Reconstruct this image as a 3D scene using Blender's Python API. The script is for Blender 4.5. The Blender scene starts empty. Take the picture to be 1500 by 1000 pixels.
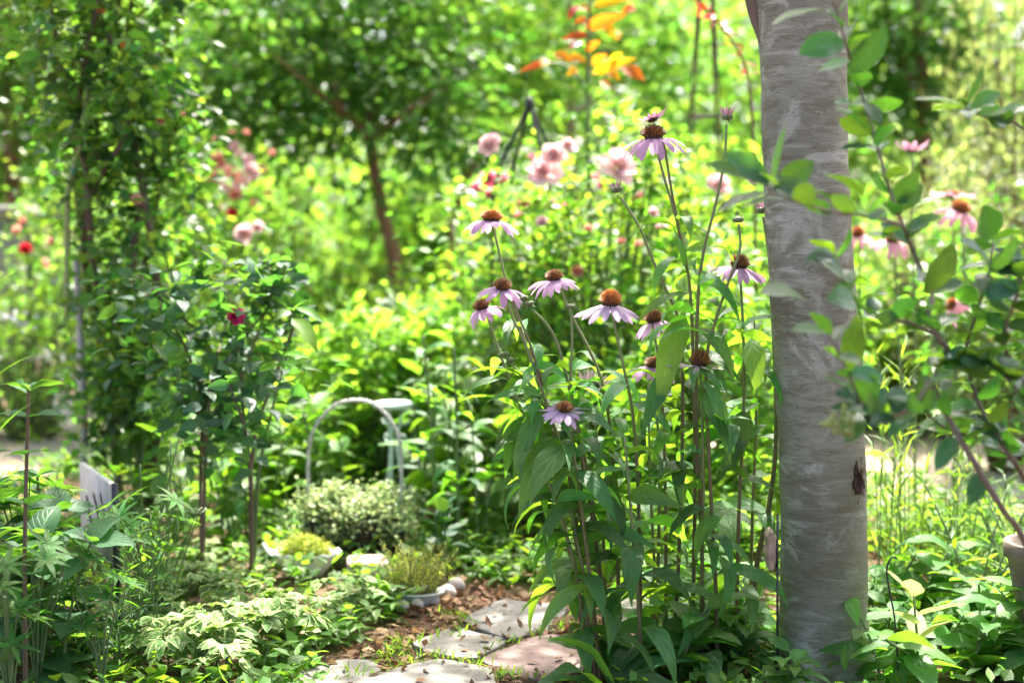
import bpy, bmesh, math, random
import numpy as np
from mathutils import Vector, Matrix

# ------------------------------------------------------------------ camera, sky, sun, exposure
S = bpy.context.scene
COL = S.collection
CAM_H = 0.85
PITCH = math.radians(5.0)
FPX = 2083.0                       # focal length in photo pixels (50 mm on 36 mm, 1500 px)
cd = bpy.data.cameras.new('camera')
cd.lens = 50.0
cd.sensor_width = 36.0
cd.clip_start = 0.05
cd.clip_end = 500.0
cd.dof.use_dof = True
cd.dof.focus_distance = 2.6
cd.dof.aperture_fstop = 2.1
cam = bpy.data.objects.new('camera', cd)
COL.objects.link(cam)
cam.location = (0, 0, CAM_H)
cam.rotation_euler = (math.radians(90) - PITCH, 0, 0)
S.camera = cam

SUN_EL, SUN_AZ = math.radians(58), math.radians(14)      # azimuth from +Y towards +X: the sun is behind the garden
world = bpy.data.worlds.new('World')
S.world = world
world.use_nodes = True
wn = world.node_tree
wn.nodes.clear()
sky = wn.nodes.new('ShaderNodeTexSky')
sky.sky_type = 'NISHITA'
sky.sun_disc = False
sky.sun_elevation = SUN_EL
sky.sun_rotation = SUN_AZ
sky.air_density = 0.35
sky.dust_density = 5.0
sky.ozone_density = 0.3
bg = wn.nodes.new('ShaderNodeBackground')
bg.inputs['Strength'].default_value = 0.15
wo = wn.nodes.new('ShaderNodeOutputWorld')
wn.links.new(sky.outputs[0], bg.inputs['Color'])
wn.links.new(bg.outputs[0], wo.inputs['Surface'])

sd = bpy.data.lights.new('sun', 'SUN')
sd.energy = 3.6
sd.angle = math.radians(0.55)
sd.color = (1.0, 0.95, 0.86)
sun = bpy.data.objects.new('sun', sd)
COL.objects.link(sun)
sdir = Vector((math.sin(SUN_AZ) * math.cos(SUN_EL), math.cos(SUN_AZ) * math.cos(SUN_EL), math.sin(SUN_EL)))
sun.rotation_mode = 'QUATERNION'
sun.rotation_quaternion = sdir.to_track_quat('Z', 'Y')

S.view_settings.view_transform = 'Standard'
S.view_settings.look = 'None'
S.view_settings.gamma = 1.0
S.view_settings.exposure = 2.8
S.render.engine = 'CYCLES'
S.cycles.use_denoising = True
S.cycles.max_bounces = 9
S.cycles.diffuse_bounces = 6
S.cycles.glossy_bounces = 2
S.cycles.transmission_bounces = 5
S.cycles.transparent_max_bounces = 4
S.cycles.sample_clamp_indirect = 6.0
S.cycles.caustics_reflective = False
S.cycles.caustics_refractive = False

CP, SP = math.cos(PITCH), math.sin(PITCH)


def PX(px, py, Y):
    """world point seen at photo pixel (px,py), standing Y metres in front"""
    dx = (px - 750) / FPX
    dz = -(py - 500) / FPX
    ry = CP + SP * dz
    rz = -SP + CP * dz
    s = Y / ry
    return np.array([dx * s, Y, CAM_H + rz * s])


def GP(px, py):
    """ground point under photo pixel"""
    dx = (px - 750) / FPX
    dz = -(py - 500) / FPX
    ry = CP + SP * dz
    rz = -SP + CP * dz
    s = -CAM_H / rz
    return np.array([dx * s, ry * s, 0.0])


def GX(px, Y, z=0.0):
    return np.array([(px - 750) / FPX * (Y * CP + (CAM_H - z) * SP), Y, z])


# ------------------------------------------------------------------ mesh builder
def unit(a):
    a = np.asarray(a, float)
    n = np.linalg.norm(a, axis=-1, keepdims=True)
    return a / np.maximum(n, 1e-9)


class MB:
    def __init__(self):
        self.V, self.UV, self.F, self.M, self.n = [], [], [], [], 0

    def add(self, V, F, uv=None, mat=0):
        V = np.asarray(V, float).reshape(-1, 3)
        if len(V) == 0:
            return
        self.V.append(V)
        self.UV.append(np.zeros((len(V), 2)) if uv is None else np.asarray(uv, float).reshape(-1, 2))
        Fs = F if isinstance(F, list) else [F]
        for f in Fs:
            f = np.asarray(f, np.int64)
            if len(f):
                self.F.append(f + self.n)
                self.M.append(mat)
        self.n += len(V)

    def build(self, name, mats, parent=None, origin=None, smooth=True):
        me = bpy.data.meshes.new(name)
        V = np.concatenate(self.V)
        UV = np.concatenate(self.UV)
        if origin is not None:
            V = V - np.asarray(origin, float)
        loops = np.concatenate([f.ravel() for f in self.F])
        tot = np.concatenate([np.full(len(f), f.shape[1], np.int32) for f in self.F])
        mi = np.concatenate([np.full(len(f), m, np.int32) for f, m in zip(self.F, self.M)])
        st = np.concatenate([[0], np.cumsum(tot)[:-1]]).astype(np.int32)
        me.vertices.add(len(V))
        me.vertices.foreach_set('co', V.astype(np.float32).ravel())
        me.loops.add(len(loops))
        me.loops.foreach_set('vertex_index', loops.astype(np.int32))
        me.polygons.add(len(tot))
        me.polygons.foreach_set('loop_start', st)
        me.polygons.foreach_set('loop_total', tot)
        me.polygons.foreach_set('material_index', mi)
        me.polygons.foreach_set('use_smooth', np.full(len(tot), smooth))
        uvl = me.uv_layers.new(name='UVMap')
        uvl.data.foreach_set('uv', UV[loops].astype(np.float32).ravel())
        for m in (mats if isinstance(mats, (list, tuple)) else [mats]):
            me.materials.append(m)
        me.update(calc_edges=True)
        me.validate()
        o = bpy.data.objects.new(name, me)
        COL.objects.link(o)
        if parent is not None:
            o.parent = parent
        return o


PROF = {
    'ovate': lambda t: np.sin(np.pi * t ** 0.68) ** 0.95,
    'lance': lambda t: np.sin(np.pi * t ** 0.72) ** 1.15,
    'oval': lambda t: np.sin(np.pi * t) ** 0.72,
    'obovate': lambda t: np.sin(np.pi * t ** 1.25) ** 0.8,
    'strap': lambda t: np.minimum(1, t * 7 + 0.35) * (1 - t ** 3.2),
    'petal': lambda t: np.minimum(1, 0.32 + t * 1.6) * np.sqrt(np.clip(1 - t ** 5, 0, 1)),
    'rose': lambda t: np.minimum(1, 0.35 + t * 1.3) * np.sqrt(np.clip(1 - t ** 4, 0, 1)),
    'heart': lambda t: np.minimum(1, 0.5 + t * 5) * (1 - t ** 1.7) ** 0.8,
}


def add_leaves(mb, P, T, N, L, W, prof='ovate', nseg=4, droop=0.3, fold=0.25, wave=0.0, rng=None, mat=0, twist=0.0):
    P = np.asarray(P, float).reshape(-1, 3)
    n = len(P)
    if n == 0:
        return
    T = unit(np.broadcast_to(T, (n, 3)))
    N = np.broadcast_to(N, (n, 3)).astype(float)
    N = N - (N * T).sum(-1, keepdims=True) * T
    bad = np.linalg.norm(N, axis=1) < 1e-4
    if bad.any():
        N = N.copy()
        N[bad] = np.cross(T[bad], [0.3, 0.9, 0.1])
    N = unit(N)
    Sd = np.cross(T, N)
    L = np.broadcast_to(L, (n,)).astype(float)
    W = np.broadcast_to(W, (n,)).astype(float)
    D = np.broadcast_to(droop, (n,)).astype(float)
    FO = np.broadcast_to(fold, (n,)).astype(float)
    t = np.linspace(0, 1, nseg + 1)
    w = np.maximum(PROF[prof](np.clip(t, 0, 1)), 0.03)
    tm = (t[1:] + t[:-1]) / 2
    th = D[:, None] * t[None]
    thm = D[:, None] * tm[None]
    x = np.concatenate([np.zeros((n, 1)), np.cumsum(np.cos(thm), 1)], 1) / nseg * L[:, None]
    z = -np.concatenate([np.zeros((n, 1)), np.cumsum(np.sin(thm), 1)], 1) / nseg * L[:, None]
    C = P[:, None] + T[:, None] * x[..., None] + N[:, None] * z[..., None]
    Nl = N[:, None] * np.cos(th)[..., None] + T[:, None] * np.sin(th)[..., None]
    hw = (W[:, None] / 2) * w[None]
    tw = np.broadcast_to(twist, (n,)).astype(float)[:, None] * t[None]
    Sl = Sd[:, None] * np.cos(tw)[..., None] + Nl * np.sin(tw)[..., None]
    Nt = Nl * np.cos(tw)[..., None] - Sd[:, None] * np.sin(tw)[..., None]
    if wave and rng is not None:
        ph = rng.uniform(0, 6.28, (n, 1))
        wl = np.sin(ph + t[None] * 11) * wave
        wr = np.sin(ph * 1.7 + t[None] * 9) * wave
    else:
        wl = wr = np.zeros((n, nseg + 1))
    cf = np.cos(FO)[:, None, None]
    sf = np.sin(FO)[:, None]
    Lf = C - Sl * (hw[..., None] * cf) + Nt * (hw * (sf + wl))[..., None]
    Rt = C + Sl * (hw[..., None] * cf) + Nt * (hw * (sf + wr))[..., None]
    V = np.stack([Lf, C, Rt], 2)                        # n, seg+1, 3, 3
    uv = np.zeros((n, nseg + 1, 3, 2))
    uv[..., 0] = np.array([0, .5, 1])[None, None]
    uv[..., 1] = t[None, :, None]
    k = (nseg + 1) * 3
    base = (np.arange(nseg) * 3)[:, None]
    q = np.concatenate([base + np.array([0, 1, 4, 3]), base + np.array([1, 2, 5, 4])], 0)
    F = (np.arange(n) * k)[:, None, None] + q[None]
    mb.add(V.reshape(-1, 3), F.reshape(-1, 4), uv.reshape(-1, 2), mat)


def spline(pts, n=16):
    p = np.asarray(pts, float)
    if len(p) < 3:
        t = np.linspace(0, 1, n)[:, None]
        return p[0] * (1 - t) + p[-1] * t
    e = np.concatenate([[2 * p[0] - p[1]], p, [2 * p[-1] - p[-2]]])
    out = []
    m = len(p) - 1
    for u in np.linspace(0, m - 1e-6, n):
        i = int(u)
        f = u - i
        a, b, c, d = e[i], e[i + 1], e[i + 2], e[i + 3]
        out.append(0.5 * ((2 * b) + (c - a) * f + (2 * a - 5 * b + 4 * c - d) * f * f + (3 * b - a - 3 * c + d) * f ** 3))
    return np.array(out)


def add_tube(mb, path, r, sides=6, mat=0, flat=1.0):
    p = np.asarray(path, float)
    m = len(p)
    r = np.broadcast_to(np.asarray(r, float), (m,)) if np.ndim(r) == 0 or len(np.atleast_1d(r)) == m else np.interp(np.linspace(0, 1, m), np.linspace(0, 1, len(r)), r)
    t = unit(np.gradient(p, axis=0))
    ref = np.array([0.31, 0.87, 0.11]) if abs(t[0][1]) < .8 else np.array([1.0, 0, 0])
    u = unit(np.cross(t[0], ref))
    U = []
    for i in range(m):
        u = unit(u - (u @ t[i]) * t[i])
        U.append(u)
    U = np.array(U)
    B = np.cross(t, U)
    a = np.linspace(0, 2 * np.pi, sides, endpoint=False)
    V = p[:, None] + (U[:, None] * np.cos(a)[None, :, None] + B[:, None] * np.sin(a)[None, :, None] * flat) * r[:, None, None]
    uv = np.zeros((m, sides, 2))
    uv[..., 0] = (a / 6.2832)[None]
    uv[..., 1] = np.linspace(0, 1, m)[:, None]
    i = np.arange(m - 1)[:, None] * sides
    j = np.arange(sides)[None]
    j2 = (j + 1) % sides
    F = np.stack([i + j, i + j2, i + sides + j2, i + sides + j], -1).reshape(-1, 4)
    caps = [F, np.arange(sides)[::-1][None], ((m - 1) * sides + np.arange(sides))[None]]
    mb.add(V.reshape(-1, 3), caps, uv.reshape(-1, 2), mat)


def add_lathe(mb, prof, c=(0, 0, 0), seg=32, mat=0, sx=1.0, sy=1.0, rot=None, wob=None):
    prof = np.asarray(prof, float)
    m = len(prof)
    a = np.linspace(0, 2 * np.pi, seg, endpoint=False)
    r = prof[:, 0][:, None] * np.ones(seg)[None]
    z = prof[:, 1][:, None] * np.ones(seg)[None]
    if wob is not None:
        r, z = wob(r, z, a, np.linspace(0, 1, m)[:, None])
    V = np.stack([r * np.cos(a) * sx, r * np.sin(a) * sy, z], -1).reshape(-1, 3)
    if rot is not None:
        V = V @ np.array(rot).T
    V = V + np.asarray(c, float)
    i = np.arange(m - 1)[:, None] * seg
    j = np.arange(seg)[None]
    j2 = (j + 1) % seg
    F = np.stack([i + j, i + j2, i + seg + j2, i + seg + j], -1).reshape(-1, 4)
    mb.add(V, F, None, mat)


def add_box(mb, c, s, rz=0.0, mat=0, bev=0.0):
    hx, hy, hz = s[0] / 2, s[1] / 2, s[2] / 2
    b = bev
    rings = []
    for zz, ins in ((-hz, b), (-hz + b, 0), (hz - b, 0), (hz, b)) if b else ((-hz, 0), (hz, 0)):
        rings.append([(-hx + ins, -hy + ins, zz), (hx - ins, -hy + ins, zz), (hx - ins, hy - ins, zz), (-hx + ins, hy - ins, zz)])
    V = np.array(rings).reshape(-1, 3)
    ca, sa = math.cos(rz), math.sin(rz)
    V = np.stack([V[:, 0] * ca - V[:, 1] * sa, V[:, 0] * sa + V[:, 1] * ca, V[:, 2]], -1) + np.asarray(c, float)
    k = len(rings)
    F = [[(i * 4 + j), (i * 4 + (j + 1) % 4), (i + 1) * 4 + (j + 1) % 4, (i + 1) * 4 + j] for i in range(k - 1) for j in range(4)]
    F += [[3, 2, 1, 0], [(k - 1) * 4 + j for j in range(4)]]
    mb.add(V, np.array(F), None, mat)


# ------------------------------------------------------------------ objects and tags
def tag(o, label=None, cat=None, group=None, kind=None):
    if label:
        o['label'] = label
    if cat:
        o['category'] = cat
    if group:
        o['group'] = group
    if kind:
        o['kind'] = kind
    return o


def thing(name, label, cat, loc=(0, 0, 0), rz=0.0, group=None, scale=None):
    o = bpy.data.objects.new(name, None)
    o.empty_display_size = 0.1
    COL.objects.link(o)
    o.location = tuple(float(v) for v in loc)
    o.rotation_euler = (0, 0, rz)
    if scale:
        o.scale = (scale,) * 3 if np.ndim(scale) == 0 else scale
    return tag(o, label, cat, group)


def copy_tree(o, parent=None):
    c = o.copy()
    COL.objects.link(c)
    c.parent = parent
    for ch in list(o.children):
        copy_tree(ch, c)
    return c


class Proto:
    """first placing moves the built thing itself, later ones copy it with its parts"""
    def __init__(self, root):
        self.root, self.used = root, False

    def place(self, loc, label, rz=0.0, scale=1.0, group=None, name=None):
        o = copy_tree(self.root) if self.used else self.root
        self.used = True
        o.location = tuple(float(v) for v in loc)
        o.rotation_euler = (0, 0, rz)
        o.scale = (scale,) * 3 if np.ndim(scale) == 0 else scale
        o['label'] = label
        if group:
            o['group'] = group
        elif 'group' in o:
            del o['group']
        return o


# ------------------------------------------------------------------ materials
class NT:
    def __init__(self, name):
        self.m = bpy.data.materials.new(name)
        self.m.use_nodes = True
        self.t = self.m.node_tree
        self.t.nodes.clear()
        self.out = self.n('ShaderNodeOutputMaterial')

    def n(self, kind, **kw):
        nd = self.t.nodes.new(kind)
        for k, v in kw.items():
            if k.startswith('i_'):
                nd.inputs[k[2:].replace('_', ' ')].default_value = v
            else:
                setattr(nd, k, v)
        return nd

    def l(self, a, b):
        self.t.links.new(a, b)

    def math(self, op, a, b=None, c=None):
        nd = self.n('ShaderNodeMath', operation=op)
        for i, v in enumerate((a, b, c)):
            if v is None:
                continue
            if isinstance(v, (int, float)):
                nd.inputs[i].default_value = v
            else:
                self.l(v, nd.inputs[i])
        return nd.outputs[0]

    def mix(self, f, a, b):
        nd = self.n('ShaderNodeMix', data_type='RGBA')
        for sock, v in ((nd.inputs[0], f), (nd.inputs[6], a), (nd.inputs[7], b)):
            if isinstance(v, (int, float)):
                sock.default_value = v
            elif isinstance(v, tuple):
                sock.default_value = (*v, 1) if len(v) == 3 else v
            else:
                self.l(v, sock)
        return nd.outputs[2]

    def ramp(self, f, stops):
        nd = self.n('ShaderNodeValToRGB')
        el = nd.color_ramp.elements
        while len(el) < len(stops):
            el.new(0.5)
        for e, (p, c) in zip(el, stops):
            e.position = p
            e.color = (*c, 1) if len(c) == 3 else c
        self.l(f, nd.inputs[0])
        return nd.outputs[0]

    def noise(self, scale, detail=3, rough=0.55, vec=None, dist=0.0):
        nd = self.n('ShaderNodeTexNoise')
        nd.inputs['Scale'].default_value = scale
        nd.inputs['Detail'].default_value = detail
        nd.inputs['Roughness'].default_value = rough
        nd.inputs['Distortion'].default_value = dist
        if vec is not None:
            self.l(vec, nd.inputs['Vector'])
        return nd.outputs['Fac']

    def coords(self, which='Object', scale=None):
        tc = self.n('ShaderNodeTexCoord').outputs[which]
        if scale:
            mp = self.n('ShaderNodeMapping')
            mp.inputs['Scale'].default_value = scale
            self.l(tc, mp.inputs['Vector'])
            return mp.outputs[0]
        return tc

    def bump(self, h, strength=0.3, dist=0.002):
        b = self.n('ShaderNodeBump')
        b.inputs['Strength'].default_value = strength
        b.inputs['Distance'].default_value = dist
        self.l(h, b.inputs['Height'])
        return b.outputs[0]

    def surf(self, col, rough=0.6, spec=0.4, metal=0.0, normal=None):
        p = self.n('ShaderNodeBsdfPrincipled')
        if isinstance(col, tuple):
            p.inputs['Base Color'].default_value = (*col, 1)
        else:
            self.l(col, p.inputs['Base Color'])
        if isinstance(rough, (int, float)):
            p.inputs['Roughness'].default_value = rough
        else:
            self.l(rough, p.inputs['Roughness'])
        p.inputs['Specular IOR Level'].default_value = spec
        p.inputs['Metallic'].default_value = metal
        if normal is not None:
            self.l(normal, p.inputs['Normal'])
        return p.outputs[0]

    def done(self, sh):
        self.l(sh, self.out.inputs['Surface'])
        return self.m


def leaf_mat(name, base, trans, rough=0.42, tf=0.45, hue=0.025, val=0.35, vein=0.0, lateral=0.0, nlat=10, edge=None, edge_w=0.3, spec=0.25, spots=0.0, blush=None):
    m = NT(name)
    geo = m.n('ShaderNodeNewGeometry')
    rnd = geo.outputs['Random Per Island']
    h2 = m.n('ShaderNodeTexWhiteNoise', noise_dimensions='1D')
    m.l(rnd, h2.inputs['W'])
    r2 = h2.outputs['Value']
    nz = m.noise(70, 2)
    hs = []
    hv = m.math('MULTIPLY_ADD', r2, hue * 2, 0.5 - hue)
    vv = m.math('ADD', m.math('MULTIPLY_ADD', rnd, val * 2, 1 - val), m.math('MULTIPLY_ADD', nz, 0.4, -0.2))
    uv = m.n('ShaderNodeUVMap', uv_map='UVMap')
    sep = m.n('ShaderNodeSeparateXYZ')
    m.l(uv.outputs[0], sep.inputs[0])
    au = m.math('ABSOLUTE', m.math('SUBTRACT', sep.outputs[0], 0.5))
    normal = None
    ht = None
    c1, c2 = base, trans
    if blush:
        c1 = m.mix(r2, c1, blush)
        c2 = m.mix(r2, c2, tuple(min(1, x * 1.8) for x in blush))
    if edge:
        en = m.noise(45, 2)
        ef = m.math('GREATER_THAN', m.math('ADD', au, m.math('MULTIPLY_ADD', en, 0.5, -0.25)), edge_w)
        c1 = m.mix(ef, c1, edge)
        c2 = m.mix(ef, c2, tuple(x * 0.8 for x in edge))
    if vein:
        mid = m.math('SUBTRACT', 1.0, m.math('MINIMUM', m.math('MULTIPLY', au, 22), 1.0))
        ph = m.math('SUBTRACT', m.math('MULTIPLY', sep.outputs[1], nlat * 6.283), m.math('MULTIPLY', au, nlat * 5.0)) if lateral >= 0 else m.math('MULTIPLY', au, 85.0)
        lt = m.math('POWER', m.math('MULTIPLY_ADD', m.math('SINE', ph), 0.5, 0.5), 6.0)
        vf = m.math('MAXIMUM', mid, m.math('MULTIPLY', lt, abs(lateral)))
        c1 = m.mix(m.math('MULTIPLY', vf, vein), c1, tuple(min(1, x * 2.2 + 0.03) for x in base))
        c2 = m.mix(m.math('MULTIPLY', vf, vein * 0.5), c2, tuple(x * 0.6 for x in trans))
        normal = m.bump(m.math('MULTIPLY', vf, -1.0), 0.5, 0.002)
    if spots:
        sf = m.math('GREATER_THAN', m.noise(160, 1), 0.74)
        c1 = m.mix(m.math('MULTIPLY', sf, spots), c1, (0.12, 0.08, 0.03))
    outs = []
    for c in (c1, c2):
        h = m.n('ShaderNodeHueSaturation')
        m.l(hv, h.inputs['Hue'])
        m.l(vv, h.inputs['Value'])
        if isinstance(c, tuple):
            h.inputs['Color'].default_value = (*c, 1)
        else:
            m.l(c, h.inputs['Color'])
        outs.append(h.outputs[0])
    p = m.surf(outs[0], rough, spec, normal=normal)
    tr = m.n('ShaderNodeBsdfTranslucent')
    m.l(outs[1], tr.inputs['Color'])
    mx = m.n('ShaderNodeMixShader')
    mx.inputs[0].default_value = tf
    m.l(p, mx.inputs[1])
    m.l(tr.outputs[0], mx.inputs[2])
    return m.done(mx.outputs[0])


def bark_mat(name, a, b, scale=20, rough=0.8):
    m = NT(name)
    v = m.coords('Object', (1, 1, 0.25))
    f = m.noise(scale, 4, 0.6, v)
    return m.done(m.surf(m.mix(f, a, b), rough, 0.2, normal=m.bump(f, 0.6, 0.006)))


def plain_mat(name, a, b, scale=30, rough=0.6, spec=0.4, metal=0.0, bump=0.2, bd=0.002):
    m = NT(name)
    f = m.noise(scale, 4, 0.6, m.coords())
    return m.done(m.surf(m.ramp(f, [(0.3, a), (0.7, b)]), rough, spec, metal, normal=m.bump(f, bump, bd)))


M = {}
M['leaf_far'] = leaf_mat('far foliage', (.07, .155, .038), (.24, .48, .05), tf=.5, hue=.03, val=.45, rough=.5, spec=.15)
M['leaf_far_lime'] = leaf_mat('far lime foliage', (.10, .205, .035), (.31, .56, .05), tf=.5, hue=.03, val=.4, rough=.5, spec=.15)
M['leaf_tree'] = leaf_mat('small tree leaf', (.048, .122, .03), (.17, .38, .035), tf=.46, hue=.025, val=.45, rough=.42, spec=.2)
M['leaf_crown'] = leaf_mat('crown leaf', (.06, .13, .03), (.2, .4, .03), tf=.45, val=.4)
M['leaf_lime'] = leaf_mat('lime leaf', (.10, .215, .03), (.33, .60, .04), tf=.5, val=.4, hue=.02, rough=.5, spec=.2)
M['leaf_mid'] = leaf_mat('mid green leaf', (.07, .16, .028), (.26, .52, .025), tf=.48, val=.4, hue=.02, vein=.5, lateral=.5, nlat=7)
M['leaf_rose'] = leaf_mat('rose leaf', (.08, .17, .03), (.30, .55, .035), tf=.48, val=.5, hue=.035, rough=.42)
M['leaf_dark'] = leaf_mat('dark climber leaf', (.042, .10, .032), (.18, .40, .03), tf=.42, val=.5, hue=.03, rough=.38)
M['leaf_blue'] = leaf_mat('blue green rose leaf', (.036, .09, .05), (.14, .36, .03), tf=.4, val=.35, hue=.02, rough=.45, vein=.4, lateral=.5, nlat=6)
M['leaf_cone'] = leaf_mat('coneflower leaf', (.04, .112, .036), (.28, .58, .025), tf=.45, val=.45, hue=.025, rough=.5, vein=1.0, lateral=.5, nlat=4, spots=.6)
M['leaf_front'] = leaf_mat('foreground shrub leaf', (.018, .07, .042), (.22, .52, .02), tf=.33, val=.45, hue=.025, rough=.32, vein=.6, lateral=.5, nlat=6, spec=.4, spots=.4)
M['leaf_ribbed'] = leaf_mat('ribbed leaf', (.06, .155, .03), (.22, .50, .025), tf=.45, val=.35, hue=.02, rough=.45, vein=.6, lateral=-.7)
M['leaf_pale'] = leaf_mat('pale striped leaf', (.3, .36, .12), (.5, .6, .15), tf=.4, val=.2, rough=.4, vein=.7, lateral=-.8)
M['leaf_hyd'] = leaf_mat('broad foreground leaf', (.04, .11, .042), (.17, .42, .03), tf=.42, val=.3, hue=.02, rough=.45, vein=.6, lateral=.6, nlat=7)
M['leaf_lup'] = leaf_mat('palmate leaf', (.055, .14, .035), (.2, .46, .03), tf=.45, spec=.15, val=.3, hue=.02, rough=.5, vein=.5, lateral=.2, nlat=8)
M['leaf_var'] = leaf_mat('variegated leaf', (.13, .25, .06), (.25, .45, .06), tf=.38, val=.25, hue=.015, rough=.5, vein=.4, lateral=.4, nlat=6, edge=(.48, .52, .24), edge_w=.37)
M['leaf_wire'] = leaf_mat('cream rimmed tiny leaf', (.17, .26, .08), (.32, .45, .12), tf=.38, val=.35, rough=.45, edge=(.52, .56, .34), edge_w=.36)
M['leaf_sedum'] = leaf_mat('yellow sedum leaf', (.26, .36, .035), (.48, .6, .04), tf=.38, val=.3, rough=.45, blush=(.32, .34, .05))
M['leaf_needle'] = leaf_mat('yellow green needle leaf', (.3, .38, .035), (.55, .64, .05), tf=.42, val=.35, rough=.45, blush=(.3, .28, .06))
M['leaf_orange'] = leaf_mat('young orange leaf', (.42, .15, .012), (.85, .36, .012), tf=.5, val=.35, hue=.035, rough=.4, vein=.5, lateral=.4)
M['leaf_red'] = leaf_mat('dark red leaf', (.22, .03, .018), (.5, .07, .02), tf=.4, val=.4, rough=.4)
M['leaf_gold'] = leaf_mat('creamy plume', (.155, .18, .06), (.27, .34, .085), tf=.45, val=.4, hue=.02, rough=.6)
M['leaf_dead'] = leaf_mat('dry leaf', (.17, .105, .06), (.2, .11, .05), tf=.2, val=.6, hue=.025, rough=.75, spec=.1)
M['leaf_grey'] = leaf_mat('grey green fern leaf', (.2, .27, .22), (.2, .3, .18), tf=.3, val=.3, rough=.6)
M['grass'] = leaf_mat('grass blade', (.09, .19, .03), (.3, .52, .03), tf=.45, val=.35, hue=.02)
M['petal'] = leaf_mat('coneflower petal', (.57, .34, .54), (.68, .40, .64), tf=.5, val=.12, hue=.012, rough=.55, vein=.25, lateral=-.6, spec=.25)
M['petal_light'] = leaf_mat('light coneflower petal', (.60, .42, .63), (.70, .48, .73), tf=.5, val=.1, hue=.01, rough=.55, vein=.25, lateral=-.6, spec=.25)
M['petal_faded'] = leaf_mat('faded coneflower petal', (.50, .40, .40), (.55, .4, .4), tf=.38, val=.2, hue=.015, rough=.6, vein=.3, lateral=-.6, spec=.25)
M['petal_dusk'] = leaf_mat('dusky young petal', (.3, .14, .2), (.4, .2, .3), tf=.35, val=.3, hue=.02, rough=.6)
M['petal_pink'] = leaf_mat('bright pink coneflower petal', (.68, .32, .42), (.8, .36, .48), tf=.42, val=.15, rough=.5, spec=.25)
M['rose_pale'] = leaf_mat('pale pink rose petal', (.86, .62, .62), (.88, .58, .58), tf=.4, val=.12, hue=.012, rough=.5, spec=.25)
M['rose_pink'] = leaf_mat('deep pink rose petal', (.78, .26, .36), (.88, .3, .42), tf=.45, val=.25, hue=.015, rough=.5, spec=.25)
M['rose_hot'] = leaf_mat('hot pink rose petal', (.62, .03, .16), (.75, .05, .2), tf=.35, val=.3, hue=.02, rough=.5, spec=.25)
M['rose_coral'] = leaf_mat('coral rose petal', (.86, .42, .33), (.92, .48, .36), tf=.45, val=.25, hue=.02, rough=.5, spec=.25)
M['rose_red'] = leaf_mat('red rose petal', (.6, .015, .03), (.75, .02, .04), tf=.35, val=.25, hue=.01, rough=.5, spec=.25)
M['white_petal'] = leaf_mat('white petal', (.8, .8, .78), (.8, .8, .78), tf=.4, val=.1, rough=.5)
M['lilac_petal'] = leaf_mat('lilac petal', (.5, .42, .75), (.5, .42, .75), tf=.4, val=.15, rough=.5)
M['stem_green'] = plain_mat('green stem', (.09, .14, .045), (.14, .18, .07), 60, .55)
M['stem_purple'] = NT('coneflower stem')
_m = M['stem_purple']
_uv = _m.n('ShaderNodeSeparateXYZ')
_m.l(_m.n('ShaderNodeUVMap', uv_map='UVMap').outputs[0], _uv.inputs[0])
M['stem_purple'] = _m.done(_m.surf(_m.ramp(_m.math('ADD', _uv.outputs[1], _m.math('MULTIPLY_ADD', _m.noise(30, 2), .3, -.15)),
                                           [(0.15, (.15, .10, .055)), (.45, (.18, .175, .07)), (1, (.19, .25, .10))]), .6, .3,
                                   normal=_m.bump(_m.noise(300, 2), .3, .001)))
M['stem_brown'] = bark_mat('brown stem', (.09, .055, .035), (.2, .14, .10), 60)
M['stem_grey'] = bark_mat('grey twig', (.10, .075, .055), (.24, .19, .15), 80)
M['bark_small'] = bark_mat('small tree bark', (.11, .055, .03), (.25, .14, .08), 30)
M['bark_pale'] = bark_mat('pale bark', (.2, .14, .1), (.42, .33, .26), 30)
M['bamboo'] = plain_mat('weathered bamboo', (.34, .32, .27), (.48, .46, .40), 20, .6)
M['cone_dark'] = plain_mat('cone core', (.03, .014, .006), (.055, .026, .009), 200, .6)
M['cone_tip'] = leaf_mat('cone spike tip', (.44, .14, .012), (.45, .14, .01), tf=.1, val=.35, hue=.02, rough=.45)
M['cone_tip_brown'] = leaf_mat('brown cone spike tip', (.10, .045, .015), (.16, .06, .01), tf=.1, val=.4, hue=.02, rough=.4, blush=(.36, .13, .018))
M['cone_green'] = leaf_mat('green bud spike', (.10, .15, .07), (.15, .2, .06), tf=.2, val=.35, hue=.03, rough=.5)
M['black_metal'] = plain_mat('black wire', (.012, .012, .013), (.03, .028, .028), 80, .45, .5)
M['rusty_metal'] = plain_mat('dark rusty wire', (.04, .028, .02), (.09, .05, .035), 80, .7, .3)
M['grey_wire'] = plain_mat('galvanised wire', (.36, .34, .32), (.66, .64, .60), 160, .6, .4, .2)
M['mint_metal'] = plain_mat('pale green painted iron', (.50, .60, .56), (.66, .74, .70), 60, .5, .4)
M['glaze_white'] = plain_mat('white glazed china', (.74, .74, .70), (.82, .82, .79), 25, .3, .5, 0, .05)
M['glaze_grey'] = plain_mat('grey glazed pot', (.44, .45, .43), (.56, .57, .55), 25, .45, .4, 0, .1)
M['wood_dark'] = plain_mat('mossy wood', (.10, .09, .05), (.2, .19, .10), 40, .8, .2)
M['wood_tan'] = plain_mat('weathered tan wood', (.22, .15, .10), (.42, .31, .23), 50, .7, .2)
M['clay'] = plain_mat('weathered clay', (.11, .085, .062), (.21, .17, .13), 25, .75, .2, 0, .4)
M['brick'] = plain_mat('pale pink brick', (.42, .28, .22), (.62, .48, .42), 50, .85, .2, 0, .5)
M['ball'] = plain_mat('cement ball', (.30, .25, .24), (.48, .42, .41), 60, .85, .2, 0, .4)
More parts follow.
